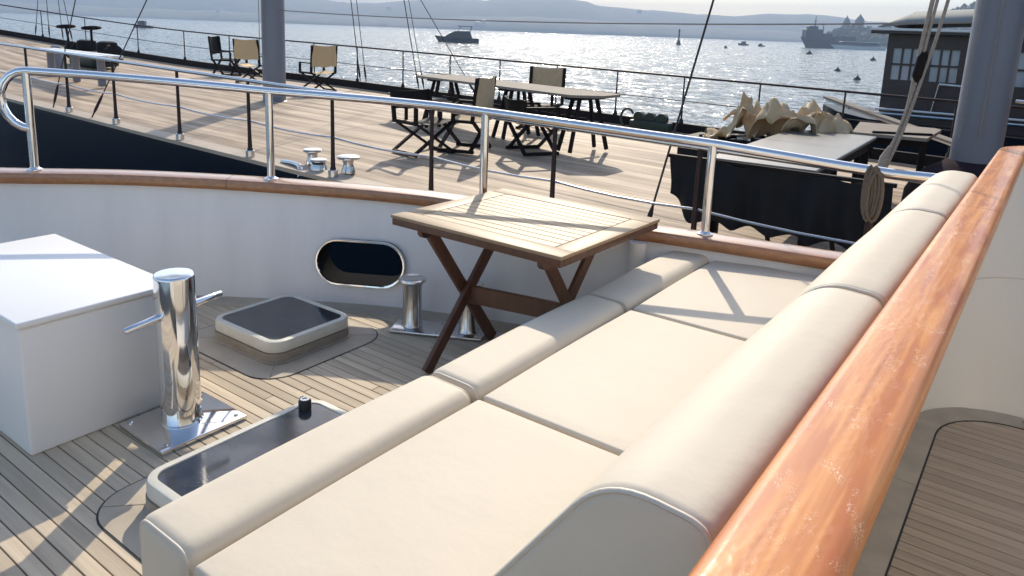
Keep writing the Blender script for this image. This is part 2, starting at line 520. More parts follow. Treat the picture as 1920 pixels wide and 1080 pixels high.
def ridge(name, D, depth, prof, seed, amp, n=220):
    """a long hill: prof = list of (lateral tangent, crest height in m); waterline at distance D"""
    bm = new_bm()
    rings = []
    t0, t1 = prof[0][0], prof[-1][0]
    for i in range(n + 1):
        t = t0 + (t1 - t0) * i / n
        zc = interp(prof, t)
        zc += amp * (mnoise.noise(Vector((t * 24, seed, 0))) + 0.5 * mnoise.noise(Vector((t * 75, seed, 3))) + 0.35 * mnoise.noise(Vector((t * 200, seed, 5))))
        d = D * (1 + 0.05 * mnoise.noise(Vector((t * 6, seed, 9))))
        row = []
        for k, (fd, fz) in enumerate(((0, -0.02), (0.01, 0.05), (0.10, 0.25), (0.3, 0.55), (0.62, 0.85), (1.0, 1.0), (1.6, 0.7), (2.2, -0.05))):
            dd = d + depth * fd
            z = SEA + (zc - SEA) * fz + (amp * 0.5 * mnoise.noise(Vector((t * 60, k * 1.7, seed))) if 1 < k < 6 else 0)
            row.append(VIEW * dd + RIGHT * (t * dd) + Vector((0, 0, z)))
        rings.append(row)
    loft(bm, rings, caps=False, closed_rings=False)
    return struct(obj(name, bm, 'hill', smooth=60))

D1 = 2000.0
def crest(px, py, D):
    """height of a crest seen at photograph position (px, py) for a hill at distance D"""
    hor = 56 + (px - 960) * 0.0367
    return (px - 960) / 1400, 1.66 + (hor - py) / 1400 * D * 1.02
crest_px = [(-900, -70), (-500, -58), (-200, -48), (0, -36), (200, -30), (380, -22), (500, -10), (560, -4), (620, 4), (700, 9), (750, 4), (800, 2),
            (900, 4), (960, 0), (1040, 2), (1080, 6), (1110, 14), (1200, 22), (1280, 28), (1360, 33), (1420, 28), (1470, 28),
            (1530, 31), (1600, 42), (1700, 44), (1850, 48), (2200, 70), (2800, 100)]
ridge('hills', D1, 420, [crest(x, y, D1 + 420) for x, y in crest_px], 2.0, 3.5)
crest2 = [(-700, -20), (-200, -8), (0, 4), (200, 14), (420, 22), (600, 30), (760, 35), (900, 31), (1050, 36), (1200, 46), (1400, 56), (1600, 66), (1900, 80)]
ridge('shore_hills', D1 * 0.86, 150, [crest(x, y, D1 * 0.86 + 150) for x, y in crest2], 5.0, 3.0)

def at_dir(px, d, z=0.0):
    t = (px - 960) / 1400
    return VIEW * d + RIGHT * (d * (0.979 * t - 0.007)) + Vector((0, 0, z))

# ------------------------------------------------------------------ near yacht: curves
def zg(x):          # height of the gunwale
    return interp([(-8, 0.85), (-4.9, 0.70), (-3.73, 0.66), (-2.91, 0.635), (-1.65, 0.58), (-0.85, 0.55), (1, 0.53)], x)
GUN_IN = curve_pts([(-7.6, -2.2, 0), (-7.1, -1.2, 0), (-6.5, -0.2, 0), (-5.6, 0.9, 0), (-4.88, 1.67, 0), (-4.40, 2.20, 0), (-3.73, 2.73, 0), (-2.91, 3.20, 0), (-1.65, 3.62, 0), (-0.85, 3.87, 0), (-0.36, 3.99, 0)], 6)
BASE_IN = curve_pts([(-7.3, -2.2, 0), (-6.85, -1.2, 0), (-6.3, -0.25, 0), (-5.45, 0.85, 0), (-4.75, 1.70, 0), (-4.30, 2.17, 0), (-3.68, 2.63, 0), (-2.88, 3.09, 0), (-1.65, 3.52, 0), (-0.85, 3.78, 0), (-0.36, 3.91, 0)], 6)
def outn(pts, i):
    t = pts[min(i + 1, len(pts) - 1)] - pts[max(i - 1, 0)]
    n = Vector((-t.y, t.x, 0)).normalized()
    return n

# ------------------------------------------------------------------ foredeck with planks
def base_y(x):
    for a, b in zip(BASE_IN, BASE_IN[1:]):
        if a.x <= x <= b.x:
            return a.y + (b.y - a.y) * (x - a.x) / (b.x - a.x)
    return BASE_IN[-1].y if x > 0 else -2.2
def base_x(y):
    for a, b in zip(BASE_IN, BASE_IN[1:]):
        if a.y <= y <= b.y:
            return a.x + (b.x - a.x) * (y - a.y) / (b.y - a.y)
    return BASE_IN[0].x

bm = new_bm()
vs = [bm.verts.new((p.x, p.y, -0.005)) for p in BASE_IN] + [bm.verts.new((0.0, -2.2, -0.005))]
bm.faces.new(vs)
deck = struct(obj('foredeck', bm, 'caulk', smooth=0))
PITCHW = 0.0525
bm = new_bm()
bx(bm, (0.5, 0, -0.0005), (1.0, PITCHW - 0.0045, 0.009), 0.0012, 1)
bmesh.ops.recalc_face_normals(bm, faces=bm.faces)
plank_me = bpy.data.meshes.new('plank'); bm.to_mesh(plank_me); bm.free()
plank_me.materials.append(M['teak'])
rnd = random.Random(3)
y = -0.75
k = 0
while y < 3.42:
    x0 = base_x(y) - 0.02
    x0 = max(x0, -6.3)
    x1 = -1.45
    cuts = [x0]
    c = x0 + rnd.uniform(0.9, 2.4)
    if c < x1 - 0.7:
        cuts.append(c)
    cuts.append(x1)
    for a, b in zip(cuts, cuts[1:]):
        o = bpy.data.objects.new('plank', plank_me)
        COL.objects.link(o)
        o.parent = deck
        o.location = (a + 0.002, y, rnd.uniform(-0.0006, 0.0006))
        o.scale = (b - a - 0.004, 1, 1)
    y += PITCHW
    k += 1
# covering board that follows the bulwark
bm = new_bm()
rings = []
for i, p in enumerate(BASE_IN):
    n = outn(BASE_IN, i)
    a = p + n * 0.02
    b = p - n * 0.14
    rings.append([(a.x, a.y, -0.004), (a.x, a.y, 0.0085), (b.x, b.y, 0.0085), (b.x, b.y, -0.004)])
loft(bm, rings)
obj('covering_board', bm, 'margin', deck)

# ------------------------------------------------------------------ bulwark with hawse hole
bul = thing('bulwark', 'curved white bulwark of the yacht with varnished wooden capping', 'bulwark', (-3.3, 2.86, 0))
WT = 0.10
bm = new_bm()
rings = []
for i in range(len(GUN_IN)):
    g, b = GUN_IN[i], BASE_IN[i]
    n = outn(GUN_IN, i)
    zt = zg(g.x) - 0.004
    row = []
    for k in range(7):
        f = k / 6
        p = b.lerp(g, f)
        row.append((p.x, p.y, -0.02 + (zt + 0.02) * f))
    go = g + n * WT
    bo = b + n * WT
    for k in range(6, -1, -1):
        f = k / 6
        p = bo.lerp(go, f)
        row.append((p.x, p.y, -0.02 + (zt + 0.02) * f))
    rings.append(row)
loft(bm, rings)
panel = obj('wall_panel', bm, 'white_wall', bul, smooth=40)
# oval hawse hole
HC = Vector((-3.235, 2.935, 0.258))
ht = Vector((0.88, 0.475, 0)).normalized()
hn = Vector((-ht.y, ht.x, 0))
def oval(a, h, off, tilt=0.11, n=12):
    r = h
    pts = []
    for s, a0 in ((1, -90), (-1, 90)):
        for k in range(n + 1):
            an = R(a0 + 180 * k / n)
            u = s * (a - r) + r * math.cos(an)
            w = r * math.sin(an)
            pts.append(HC + ht * u + Vector((0, 0, w)) + hn * (off + w * tilt))
    return pts
bm = new_bm()
loft(bm, [oval(0.272, 0.133, -0.3), oval(0.272, 0.133, 0.4)])
cut = obj('cutter', bm, 'steel', smooth=0)
md = panel.modifiers.new('hole', 'BOOLEAN'); md.operation = 'DIFFERENCE'; md.solver = 'EXACT'; md.object = cut
dg = bpy.context.evaluated_depsgraph_get()
new_me = bpy.data.meshes.new_from_object(panel.evaluated_get(dg))
panel.modifiers.clear()
panel.data = new_me
panel.data.name = 'wall_panel'
bpy.data.objects.remove(cut)
bm = new_bm()
rings = []
for (a, h, off) in ((0.2645, 0.1255, -0.003), (0.267, 0.128, -0.011), (0.275, 0.136, -0.012), (0.279, 0.140, 0.004)):
    rings.append(oval(a, h, off))
loft(bm, rings, caps=False, close=True)
obj('hawse_rim', bm, 'chrome', bul, smooth=50)
bm = new_bm()
loft(bm, [oval(0.2715, 0.1325, -0.002), oval(0.2640, 0.1250, -0.002), oval(0.2640, 0.1250, 0.19), oval(0.2715, 0.1325, 0.19)], caps=False, close=True)
obj('hawse_sleeve', bm, 'matte_black', bul, smooth=50)
# wooden capping in scarfed lengths
CAPC = [g + outn(GUN_IN, i) * 0.045 for i, g in enumerate(GUN_IN)]
breaks = [0, 20, 34, 46, len(CAPC) - 1]
for a, b in zip(breaks, breaks[1:]):
    bm = new_bm()
    rings = []
    for i in range(a, b + 1):
        c = CAPC[i]; n = outn(GUN_IN, i); z = zg(c.x)
        t = (CAPC[min(i + 1, len(CAPC) - 1)] - CAPC[max(i - 1, 0)]).normalized()
        if i == b and b != breaks[-1]:
            c = c - t * 0.003
        prof = [(-0.076, -0.012), (-0.082, -0.004), (-0.084, 0.035), (-0.077, 0.050), (-0.06, 0.055), (0.06, 0.055), (0.077, 0.050), (0.084, 0.035), (0.082, -0.004), (0.076, -0.012)]
        rings.append([c + n * u + Vector((0, 0, z + w)) for u, w in prof])
    loft(bm, rings)
    obj('capping', bm, 'cap_wood', bul, smooth=40)
# rounded pilaster beside the side gate
bm = new_bm()
px_, py_ = -1.72, 3.54
lathe(bm, [(0.05, 0.0), (0.05, zg(px_) - 0.014)], (px_, py_, 0), 16)
obj('pilaster', bm, 'white_wall', bul)
# hull skin below the deck edge
bm = new_bm()
rings = []
for i, g in enumerate(GUN_IN):
    b = BASE_IN[i]; n = outn(GUN_IN, i)
    a = b + n * (WT - 0.005)
    rings.append([(a.x, a.y, -0.02), (a.x - n.x * 0.1, a.y - n.y * 0.1, -1.0), (a.x - n.x * 0.5, a.y - n.y * 0.5, SEA - 0.3)])
loft(bm, rings, closed_rings=False, caps=False)
obj('hull_skin', bm, 'white_wall', bul)

# ------------------------------------------------------------------ guard rail of the yacht
def gun_at(x):
    for i, (a, b) in enumerate(zip(CAPC, CAPC[1:])):
        if a.x <= x <= b.x:
            f = (x - a.x) / (b.x - a.x)
            return a.lerp(b, f)
    return CAPC[-1]
def rail_h(x):
    return interp([(-7, 0.66), (-4.83, 0.635), (-3.8, 0.59), (-2.62, 0.572), (-1.43, 0.545), (-0.6, 0.495)], x)
rail = thing('guard_rail', 'polished steel guard rail standing on the wooden capping of the bulwark', 'guard rail', tuple(gun_at(-2.68)) [:2] + (zg(-2.68),))
posts = [-4.80, -3.80, -2.64, -1.43]
tops = []
xs_ = [-4.80 + 0.1 * i for i in range(0, 44)]
path = []
for x in xs_:
    if x > -0.68: break
    c = gun_at(x); path.append(Vector((c.x, c.y, zg(x) + rail_h(x))))
# hairpin at the forward end, coming back down to the first post
p0 = path[0]
t0 = (path[0] - path[1]).normalized()
low = Vector((gun_at(-4.80).x, gun_at(-4.80).y, zg(-4.8) + 0.30))
loop = []
for k in range(1, 11):
    a = math.pi * k / 10
    cz = (p0.z + low.z) / 2; rr = (p0.z - low.z) / 2
    loop.append(Vector((p0.x, p0.y, 0)) + t0 * (0.14 * math.sin(a)) + Vector((0, 0, cz + rr * math.cos(a))))
bm = new_bm()
tube(bm, list(reversed(loop)) + path, 0.024, 12)
obj('top_rail', bm, 'chrome', rail, smooth=60)
for x in posts:
    c = gun_at(x)
    bm = new_bm()
    z0 = zg(x) + 0.055
    n = Vector((-0.4, 0.9, 0)).normalized() * 0.02
    tube(bm, [Vector((c.x, c.y, z0)), Vector((c.x, c.y, zg(x) + rail_h(x) - 0.01))], 0.023, 14)
    o = obj('post', bm, 'chrome', rail, smooth=60)
    bm = new_bm()
    lathe(bm, [(0.042, 0), (0.042, 0.008), (0.028, 0.014), (0.024, 0.02)], (c.x, c.y, z0), 16)
    obj('flange', bm, 'chrome', o, smooth=40)
# gate end: last post, its drop bar and the coil of line hung on it
x = -0.68
c = gun_at(x); z0 = zg(x) + 0.055; zt = zg(x) + rail_h(x)
bm = new_bm()
tube(bm, [(c.x, c.y, z0), (c.x, c.y, zt - 0.015)], 0.018, 12)
obj('gate_post', bm, 'bronze', rail, smooth=60)
bm = new_bm()
pp = [gun_at(x) + Vector((0, 0, zg(x) + rail_h(x))) for x in (-0.70, -0.62, -0.52, -0.40)]
tube(bm, pp, 0.0235, 12)
obj('top_rail', bm, 'chrome', rail, smooth=60)
lc = tag(thing('line_coil', 'coil of brown line hung over the rail end beside the backrest', 'rope', (c.x, c.y, zt - 0.3)), 'coil of brown line hung over the rail end beside the backrest', 'rope')
for k in range(4):
    bm = new_bm()
    w_ = 0.020 + 0.004 * k
    tube(bm, [Vector((c.x - 0.02 + w_ * math.sin(a_) + 0.012 * k, c.y - 0.030 - 0.004 * k, zt - 0.10 + 0.125 * math.cos(a_) - 0.02 * (k % 2))) for a_ in [2 * math.pi * j / 16 for j in range(16)]], 0.009, 7, closed=True)
    obj('turn', bm, 'darkrope', lc, smooth=60)

# ------------------------------------------------------------------ bench: base and cushions
def prism_y(bm, prof, y0, y1, end=0.03, seg=4, sag=0.0):
    """closed xz profile pushed along y with rounded ends"""
    n = len(prof)
    cx = sum(p[0] for p in prof) / n; cz = sum(p[1] for p in prof) / n
    # inward offset using vertex normals of the polygon
    area = sum(prof[i][0] * prof[(i + 1) % n][1] - prof[(i + 1) % n][0] * prof[i][1] for i in range(n))
    sgn = 1 if area > 0 else -1
    nor = []
    for i in range(n):
        a, b, c = prof[i - 1], prof[i], prof[(i + 1) % n]
        d1 = Vector((b[0] - a[0], b[1] - a[1])); d2 = Vector((c[0] - b[0], c[1] - b[1]))
        d1.normalize(); d2.normalize()
        t = d1 + d2
        t = t.normalized() if t.length > 1e-6 else d2
        nor.append(Vector((-t.y, t.x)) * sgn)
    def ring(y, ins):
        return [(prof[i][0] + nor[i].x * ins, y, prof[i][1] + nor[i].y * ins) for i in range(n)]
    rings = []
    for k in range(seg + 1):
        a = math.pi / 2 * k / seg
        rings.append(ring(y0 + end * (1 - math.sin(a)), end * (1 - math.cos(a)) if False else end * (1 - math.sin(math.pi / 2 * k / seg)) * 0))
    rings = []
    for k in range(seg + 1):
        a = math.pi / 2 * k / seg
        rings.append(ring(y0 + end * (1 - math.cos(a)), end * (1 - math.sin(a))))
    mid = 14
    for k in range(1, mid):
        f = k / mid
        yy = y0 + end + (y1 - y0 - 2 * end) * f
        puff = -sag * math.sin(math.pi * f)
        rings.append(ring(yy, puff))
    for k in range(seg, -1, -1):
        a = math.pi / 2 * k / seg
        rings.append(ring(y1 - end * (1 - math.cos(a)), end * (1 - math.sin(a))))
    loft(bm, rings)
    return bm

def rounded_poly(pts, radii, seg=5):
    out = []
    n = len(pts)
    for i in range(n):
        p = Vector(pts[i]); a = Vector(pts[i - 1]); b = Vector(pts[(i + 1) % n]); r = radii[i]
        if r <= 0:
            out.append(tuple(p)); continue
        d1 = (a - p); d2 = (b - p)
        l = min(r, d1.length * 0.48, d2.length * 0.48)
        s = p + d1.normalized() * l; e = p + d2.normalized() * l
        for k in range(seg + 1):
            t = k / seg
            out.append(tuple((1 - t) ** 2 * s + 2 * t * (1 - t) * p + t * t * e))
    return out

base = thing('bench_base', 'white moulded locker base under the cream bench cushions', 'bench', (-1.0, 2.3, 0))
bm = new_bm()
prism_y(bm, rounded_poly([(-1.50, 0.0), (-0.36, 0.0), (-0.36, 0.40), (-1.50, 0.40)], [0, 0, 0.01, 0.03]), 0.78, 3.70, 0.01, 2)
obj('locker', bm, 'white', base)
bm = new_bm()
bx(bm, (-0.93, 2.28, 0.0465), (1.10, 2.9, 0.085), 0.004, 1)
obj('plinth', bm, 'rubber', base)

YB = [(0.745, 1.735), (1.745, 2.770), (2.780, 3.80)]
seat_prof = rounded_poly([(-1.360, 0.395), (-0.62, 0.395), (-0.62, 0.505), (-1.360, 0.505)], [0.015, 0.015, 0.015, 0.016])
bol_prof = rounded_poly([(-1.594, 0.28), (-1.374, 0.28), (-1.374, 0.526), (-1.594, 0.531)], [0.04, 0.03, 0.055, 0.055], 8)
back_prof = rounded_poly([(-0.785, 0.507), (-0.33, 0.507), (-0.27, 0.80), (-0.236, 1.118), (-0.388, 1.128), (-0.805, 0.545)], [0.02, 0.05, 0.05, 0.045, 0.085, 0.025], 8)
seat_lab = ['flat cream seat cushion at the near end of the bench', 'flat cream seat cushion in the middle of the bench', 'flat cream seat cushion at the bulwark end of the bench']
bol_lab = ['rounded cream front bolster nearest to the white deck box', 'rounded cream front bolster in the middle beside the wooden table', 'rounded cream front bolster touching the bulwark, farthest one']
bak_lab = ['tall cream backrest cushion with its shaded end face showing', 'tall cream backrest cushion between two others along the varnished rail', 'tall cream backrest cushion at the far end under the grey mast']
def pipe_loop(prof, y, r=0.004):
    return [(p[0], y, p[1]) for p in prof]
def cushion(name, prof, y0, y1, end, sag, label, cat, group, zoff, pipe=True):
    bm = new_bm()
    prism_y(bm, prof, y0, y1, end, 5, sag)
    loc = (sum(p[0] for p in prof) / len(prof), (y0 + y1) / 2, min(p[1] for p in prof))
    root = thing(name, label, cat, loc, 0, group)
    obj('cover', bm, 'cream', root, smooth=50)
    if pipe:
        for yy, s in ((y0, 1), (y1, -1)):
            bm = new_bm()
            # cord sewn round the end face
            n = len(prof)
            ring = []
            area = sum(prof[i][0] * prof[(i + 1) % n][1] - prof[(i + 1) % n][0] * prof[i][1] for i in range(n))
            sg = 1 if area > 0 else -1
            for i in range(n):
                a, c = prof[i - 1], prof[(i + 1) % n]
                t = Vector((c[0] - a[0], c[1] - a[1])).normalized()
                nn = Vector((-t.y, t.x)) * sg
                ins = end * 0.30
                ring.append((prof[i][0] + nn.x * ins, yy + s * end * 0.28, prof[i][1] + nn.y * ins))
            tube(bm, ring, 0.0042, 6, closed=True)
            obj('piping', bm, 'piping', root, smooth=60)
    return root
for i, (a, b) in enumerate(YB):
    cushion('seat_cushion', seat_prof, a + 0.004, b - 0.004, 0.012, 0.004, seat_lab[i], 'cushion', 'seat cushions on the bench', 0, pipe=False)
    cushion('front_bolster', bol_prof, a, b - 0.006, 0.034, 0.005, bol_lab[i], 'cushion', 'front bolsters on the bench', 0)
    cushion('backrest_cushion', back_prof, a, b - 0.008, 0.020, 0.006, bak_lab[i], 'cushion', 'backrests on the bench', 0)

# ------------------------------------------------------------------ walkway behind the bench
def arc_path(x0, yc, r, y_start, x_end, nst=10, narc=10, nend=4):
    pts = [Vector((x0, y_start + (yc - y_start) * k / nst, 0)) for k in range(nst)]
    for k in range(narc + 1):
        a = math.pi - (math.pi / 2) * k / narc
        pts.append(Vector((x0 + r + r * math.cos(a), yc + r * math.sin(a), 0)))
    for k in range(1, nend + 1):
        pts.append(Vector((x0 + r + (x_end - x0 - r) * k / nend, yc + r, 0)))
    return pts
coam = thing('walkway_coaming', 'white coaming behind the bench capped with blistered orange varnished wood', 'coaming', (-0.2, 2.3, 0))
TOPC = arc_path(-0.168, 4.66, 0.32, -1.4, 1.8)
BOT = arc_path(-0.345, 3.52, 0.42, -1.4, 1.8)
def nrm2(pts, i):
    t = pts[min(i + 1, len(pts) - 1)] - pts[max(i - 1, 0)]
    return Vector((-t.y, t.x, 0)).normalized()      # outward (forward / outboard)
bm = new_bm()
rings = []
for i in range(len(TOPC)):
    t, b = TOPC[i], BOT[i]
    n = nrm2(TOPC, i)
    inner_t = t - n * 0.036
    outer_t = t + n * 0.04
    nb = nrm2(BOT, i)
    outer_b = b + nb * 0.03
    rows = []
    for k in range(7):
        f = k / 6
        p = b.lerp(inner_t, f ** 1.15)
        rows.append((p.x, p.y, -0.01 + 1.105 * f))
    rows.append((outer_t.x, outer_t.y, 1.095))
    rows.append((outer_b.x, outer_b.y, 0.02))
    rings.append(rows)
loft(bm, rings)
obj('wall_panel', bm, 'ivory', coam, smooth=45)
for a, b in ((0, 7), (7, len(TOPC) - 1)):
    bm = new_bm()
    rings = []
    for i in range(a, b + 1):
        c = TOPC[i].copy(); n = nrm2(TOPC, i)
        if i == b and b == 7:
            c.y -= 0.003
        prof = [(-0.058, 1.096), (-0.063, 1.102), (-0.064, 1.124), (-0.061, 1.135), (-0.054, 1.1412), (-0.042, 1.1430), (0.044, 1.1435), (0.055, 1.1415), (0.061, 1.135), (0.064, 1.124), (0.063, 1.102), (0.058, 1.096)]
        rings.append([c + n * u + Vector((0, 0, w)) for u, w in prof])
    loft(bm, rings)
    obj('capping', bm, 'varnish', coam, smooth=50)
# groove between the upper and lower panel
bm = new_bm()
pts = []
for i in range(len(TOPC)):
    n = nrm2(TOPC, i)
    p = BOT[i].lerp(TOPC[i] - n * 0.036, (0.5) ** 1.15)
    pts.append(Vector((p.x, p.y, 0.5425)) - n * 0.0002)
tube(bm, pts, 0.0028, 6)
obj('panel_joint', bm, 'piping', coam)

bm = new_bm()
poly = [(p.x, p.y) for p in BOT]
vs = [bm.verts.new((x - 0.0, y, -0.005)) for x, y in poly] + [bm.verts.new((1.8, -1.4, -0.005))]
bm.faces.new(vs)
walk = struct(obj('walkway', bm, 'caulk', smooth=0))
INN = [BOT[i] - nrm2(BOT, i) * 0.115 for i in range(len(BOT))]
segs = [(0, 9), (9, 20), (20, len(BOT) - 1)]
for a, b in segs:
    bm = new_bm()
    rings = []
    for i in range(a, b + 1):
        p, q = BOT[i].copy(), INN[i].copy()
        if i == b:
            t = (BOT[i] - BOT[i - 1]).normalized() * 0.003
            p -= t; q -= t
        rings.append([(p.x, p.y, -0.004), (p.x, p.y, 0.0065), (q.x, q.y, 0.0065), (q.x, q.y, -0.004)])
    loft(bm, rings)
    obj('margin_board', bm, 'margin', walk)
bm = new_bm()
rings = []
for i in range(len(INN)):
    n = nrm2(INN, i)
    p, q = INN[i] + n * 0.002, INN[i] - n * 0.007
    rings.append([(p.x, p.y, -0.003), (p.x, p.y, 0.0056), (q.x, q.y, 0.0056), (q.x, q.y, -0.003)])
loft(bm, rings)
obj('caulk_line', bm, 'caulk', walk)
def inn_x(y):
    best = -0.23
    for a, b in zip(INN, INN[1:]):
        if min(a.y, b.y) <= y <= max(a.y, b.y) and abs(a.y - b.y) > 1e-6:
            return a.x + (b.x - a.x) * (y - a.y) / (b.y - a.y)
    return best
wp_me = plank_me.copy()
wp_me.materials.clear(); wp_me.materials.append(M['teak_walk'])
y = -0.6
while y < BOT[-1].y - 0.03:
    x0 = inn_x(y - 0.02) - 0.03
    o = bpy.data.objects.new('plank', wp_me)
    COL.objects.link(o)
    o.parent = walk
    o.location = (x0, y, rnd.uniform(-0.0006, 0.0006))
    o.scale = (1.75 - x0, 1, 1)
    y += PITCHW

# ------------------------------------------------------------------ unseen wheelhouse front aft of the walkway, built pale to bounce fill light
whs = thing('wheelhouse', 'white wheelhouse front of the yacht on the aft side of the walkway', 'wheelhouse', (1.6, 0.6, 0))
bm = new_bm(); rings = []
for z, x in ((-0.01, 1.05), (1.45, 1.13), (1.50, 1.14)):
    rings.append([(x, -3.2, z), (x, 3.0, z), (x + 0.5, 3.45, z), (4.0, 3.45, z), (4.0, -3.2, z)])
loft(bm, rings); obj('lower_wall', bm, 'ivory', whs, 30)
bm = new_bm(); rings = []
for z, x in ((1.50, 1.15), (2.05, 1.40)):
    rings.append([(x, -3.15, z), (x, 2.95, z), (x + 0.5, 3.40, z), (4.0, 3.40, z), (4.0, -3.15, z)])
loft(bm, rings); obj('window_band', bm, 'acrylic', whs, 30)
bm = new_bm(); rings = []
for z, x in ((2.05, 1.32), (2.12, 1.26), (2.75, 1.34), (2.82, 1.6)):
    rings.append([(x, -3.3, z), (x, 3.1, z), (x + 0.5, 3.6, z), (4.0, 3.6, z), (4.0, -3.3, z)])
loft(bm, rings); obj('roof', bm, 'white', whs, 30)
for yy in (-2.0, -0.9, 0.2, 1.3, 2.4):
    bm = new_bm(); bar(bm, (1.138, yy, 1.50), (1.388, yy, 2.05), 0.09, 0.02, up=(-1, 0, 0.4)); obj('mullion', bm, 'white', whs)

# ------------------------------------------------------------------ teak folding table
tb = thing('folding_table', 'slatted teak folding table with crossed legs beside the bench', 'table', (-2.06, 2.975, 0), R(-1.0))
def tobj(name, bm, mat, parent=None, smooth=35):
    return obj(name, bm, mat, parent or tb, smooth, world=False)
LX, LY, TZ = 1.01, 0.90, 0.75
bw = 0.105
for s in (-1, 1):
    bm = new_bm(); bx(bm, (0, s * (LY / 2 - bw / 2), TZ - 0.008), (LX, bw - 0.001, 0.016), 0.003)
    tobj('frame_board', bm, 'table_top')
    bm = new_bm(); bx(bm, (s * (LX / 2 - bw / 2), 0, TZ - 0.0085), (bw, LY - 2 * bw - 0.003, 0.015), 0.003)
    tobj('frame_board', bm, 'table_top')
    bm = new_bm(); bx(bm, (0, s * (LY / 2 - 0.018), TZ - 0.034), (LX - 0.012, 0.026, 0.035), 0.004)
    tobj('edge_rail', bm, 'table_leg')  # dark boards all round: shade on the table's sides put into their colour
    bm = new_bm(); bx(bm, (s * (LX / 2 - 0.018), 0, TZ - 0.034), (0.026, LY - 0.066, 0.035), 0.004)
    tobj('edge_rail', bm, 'table_leg')
ns = 11
sw = (LY - 2 * bw - 0.006) / ns
for i in range(ns):
    bm = new_bm()
    bx(bm, (0, -LY / 2 + bw + 0.003 + sw * (i + 0.5), TZ - 0.0095), (LX - 2 * bw - 0.008, sw - 0.0035, 0.015), 0.002, 1)
    tobj('slat', bm, 'table_top')
for s, xx, yo in ((-1, -0.255, 0.0), (1, 0.315, 0.12)):
    bm = new_bm()
    prof = [(-LY / 2 + 0.02, TZ - 0.053), (-LY / 2 + 0.02, TZ - 0.07), (-LY / 2 + 0.035, TZ - 0.088), (-LY / 2 + 0.06, TZ - 0.096), (LY / 2 - 0.06, TZ - 0.096), (LY / 2 - 0.035, TZ - 0.088), (LY / 2 - 0.02, TZ - 0.07), (LY / 2 - 0.02, TZ - 0.053)]
    loft(bm, [[(xx - s * -0.07 - 0.014, p[0], p[1]) for p in prof], [(xx - s * -0.07 + 0.014, p[0], p[1]) for p in prof]])
    tobj('cleat', bm, 'table_leg')
    for y0, y1, off in ((-0.42, 0.075, 0.0), (0.12, -0.475, 0.03)):
        xo = xx - s * off
        bm = new_bm()
        bar(bm, (xo, yo + y0, TZ - 0.058), (xo, yo + y1, 0.012), 0.026, 0.062, up=(0, 0, 1), bevel=0.004)
        tobj('leg', bm, 'table_leg')
bm = new_bm()
bar(bm, (-0.26, -0.165, 0.33), (0.30, -0.045, 0.33), 0.024, 0.095, bevel=0.004)
tobj('stretcher', bm, 'table_leg')

# ------------------------------------------------------------------ white deck box
box = thing('deck_box', 'large white deck storage box standing beside the steel mooring post', 'box', (-3.5, 1.33, 0))
bm = new_bm()
bx(bm, (-3.51, 1.3125, 0.2605), (1.12, 0.59, 0.515), 0.012, 3)
obj('body', bm, 'white', box)
bm = new_bm()
bx(bm, (-3.51, 1.3125, 0.534), (1.145, 0.615, 0.026), 0.008, 3)
obj('lid', bm, 'white', box)
for dx in (-0.32, 0.32):
    bm = new_bm()
    bx(bm, (-3.51 + dx, 1.613, 0.5), (0.07, 0.012, 0.05), 0.003, 1)
    obj('hinge', bm, 'steel', box)

# ------------------------------------------------------------------ tall mooring post
mp_ = thing('mooring_post', 'tall polished steel mooring post with crossed pins and square base plate', 'bollard', (-2.745, 1.515, 0))
bm = new_bm()
bx(bm, (-2.745, 1.515, 0.013), (0.335, 0.375, 0.022), 0.006, 2)
obj('base_plate', bm, 'chrome', mp_)
bm = new_bm()
lathe(bm, [(0.084, 0.024), (0.084, 0.027), (0.078, 0.033), (0.078, 0.648), (0.0765, 0.6555), (0.072, 0.660), (0.0, 0.661)], (-2.75, 1.51, 0), 48)
obj('post', bm, 'chrome', mp_, smooth=40)
for s in (-1, 1):
    bm = new_bm()
    o0 = Vector((-2.75, 1.51, 0.50)); d = Vector((-0.10, 1.0, 0.06 if s > 0 else 0.06)).normalized() * s
    tube(bm, [o0 + d * 0.06, o0 + d * 0.12, o0 + d * 0.215, o0 + d * 0.222], [0.017, 0.0155, 0.0135, 0.008], 16)
    obj('pin', bm, 'chrome', mp_, smooth=50)

def bolts(parent, pts, z, r=0.010, mat='steel'):
    for x, y in pts:
        bm = new_bm()
        lathe(bm, [(r, z), (r, z + 0.004), (r * 0.7, z + 0.006), (0, z + 0.006)], (x, y, 0), 6)
        obj('bolt', bm, mat, parent, 30)
bolts(mp_, [(-2.745 + sx * 0.135, 1.515 + sy * 0.155) for sx in (-1, 1) for sy in (-1, 1)], 0.0238)
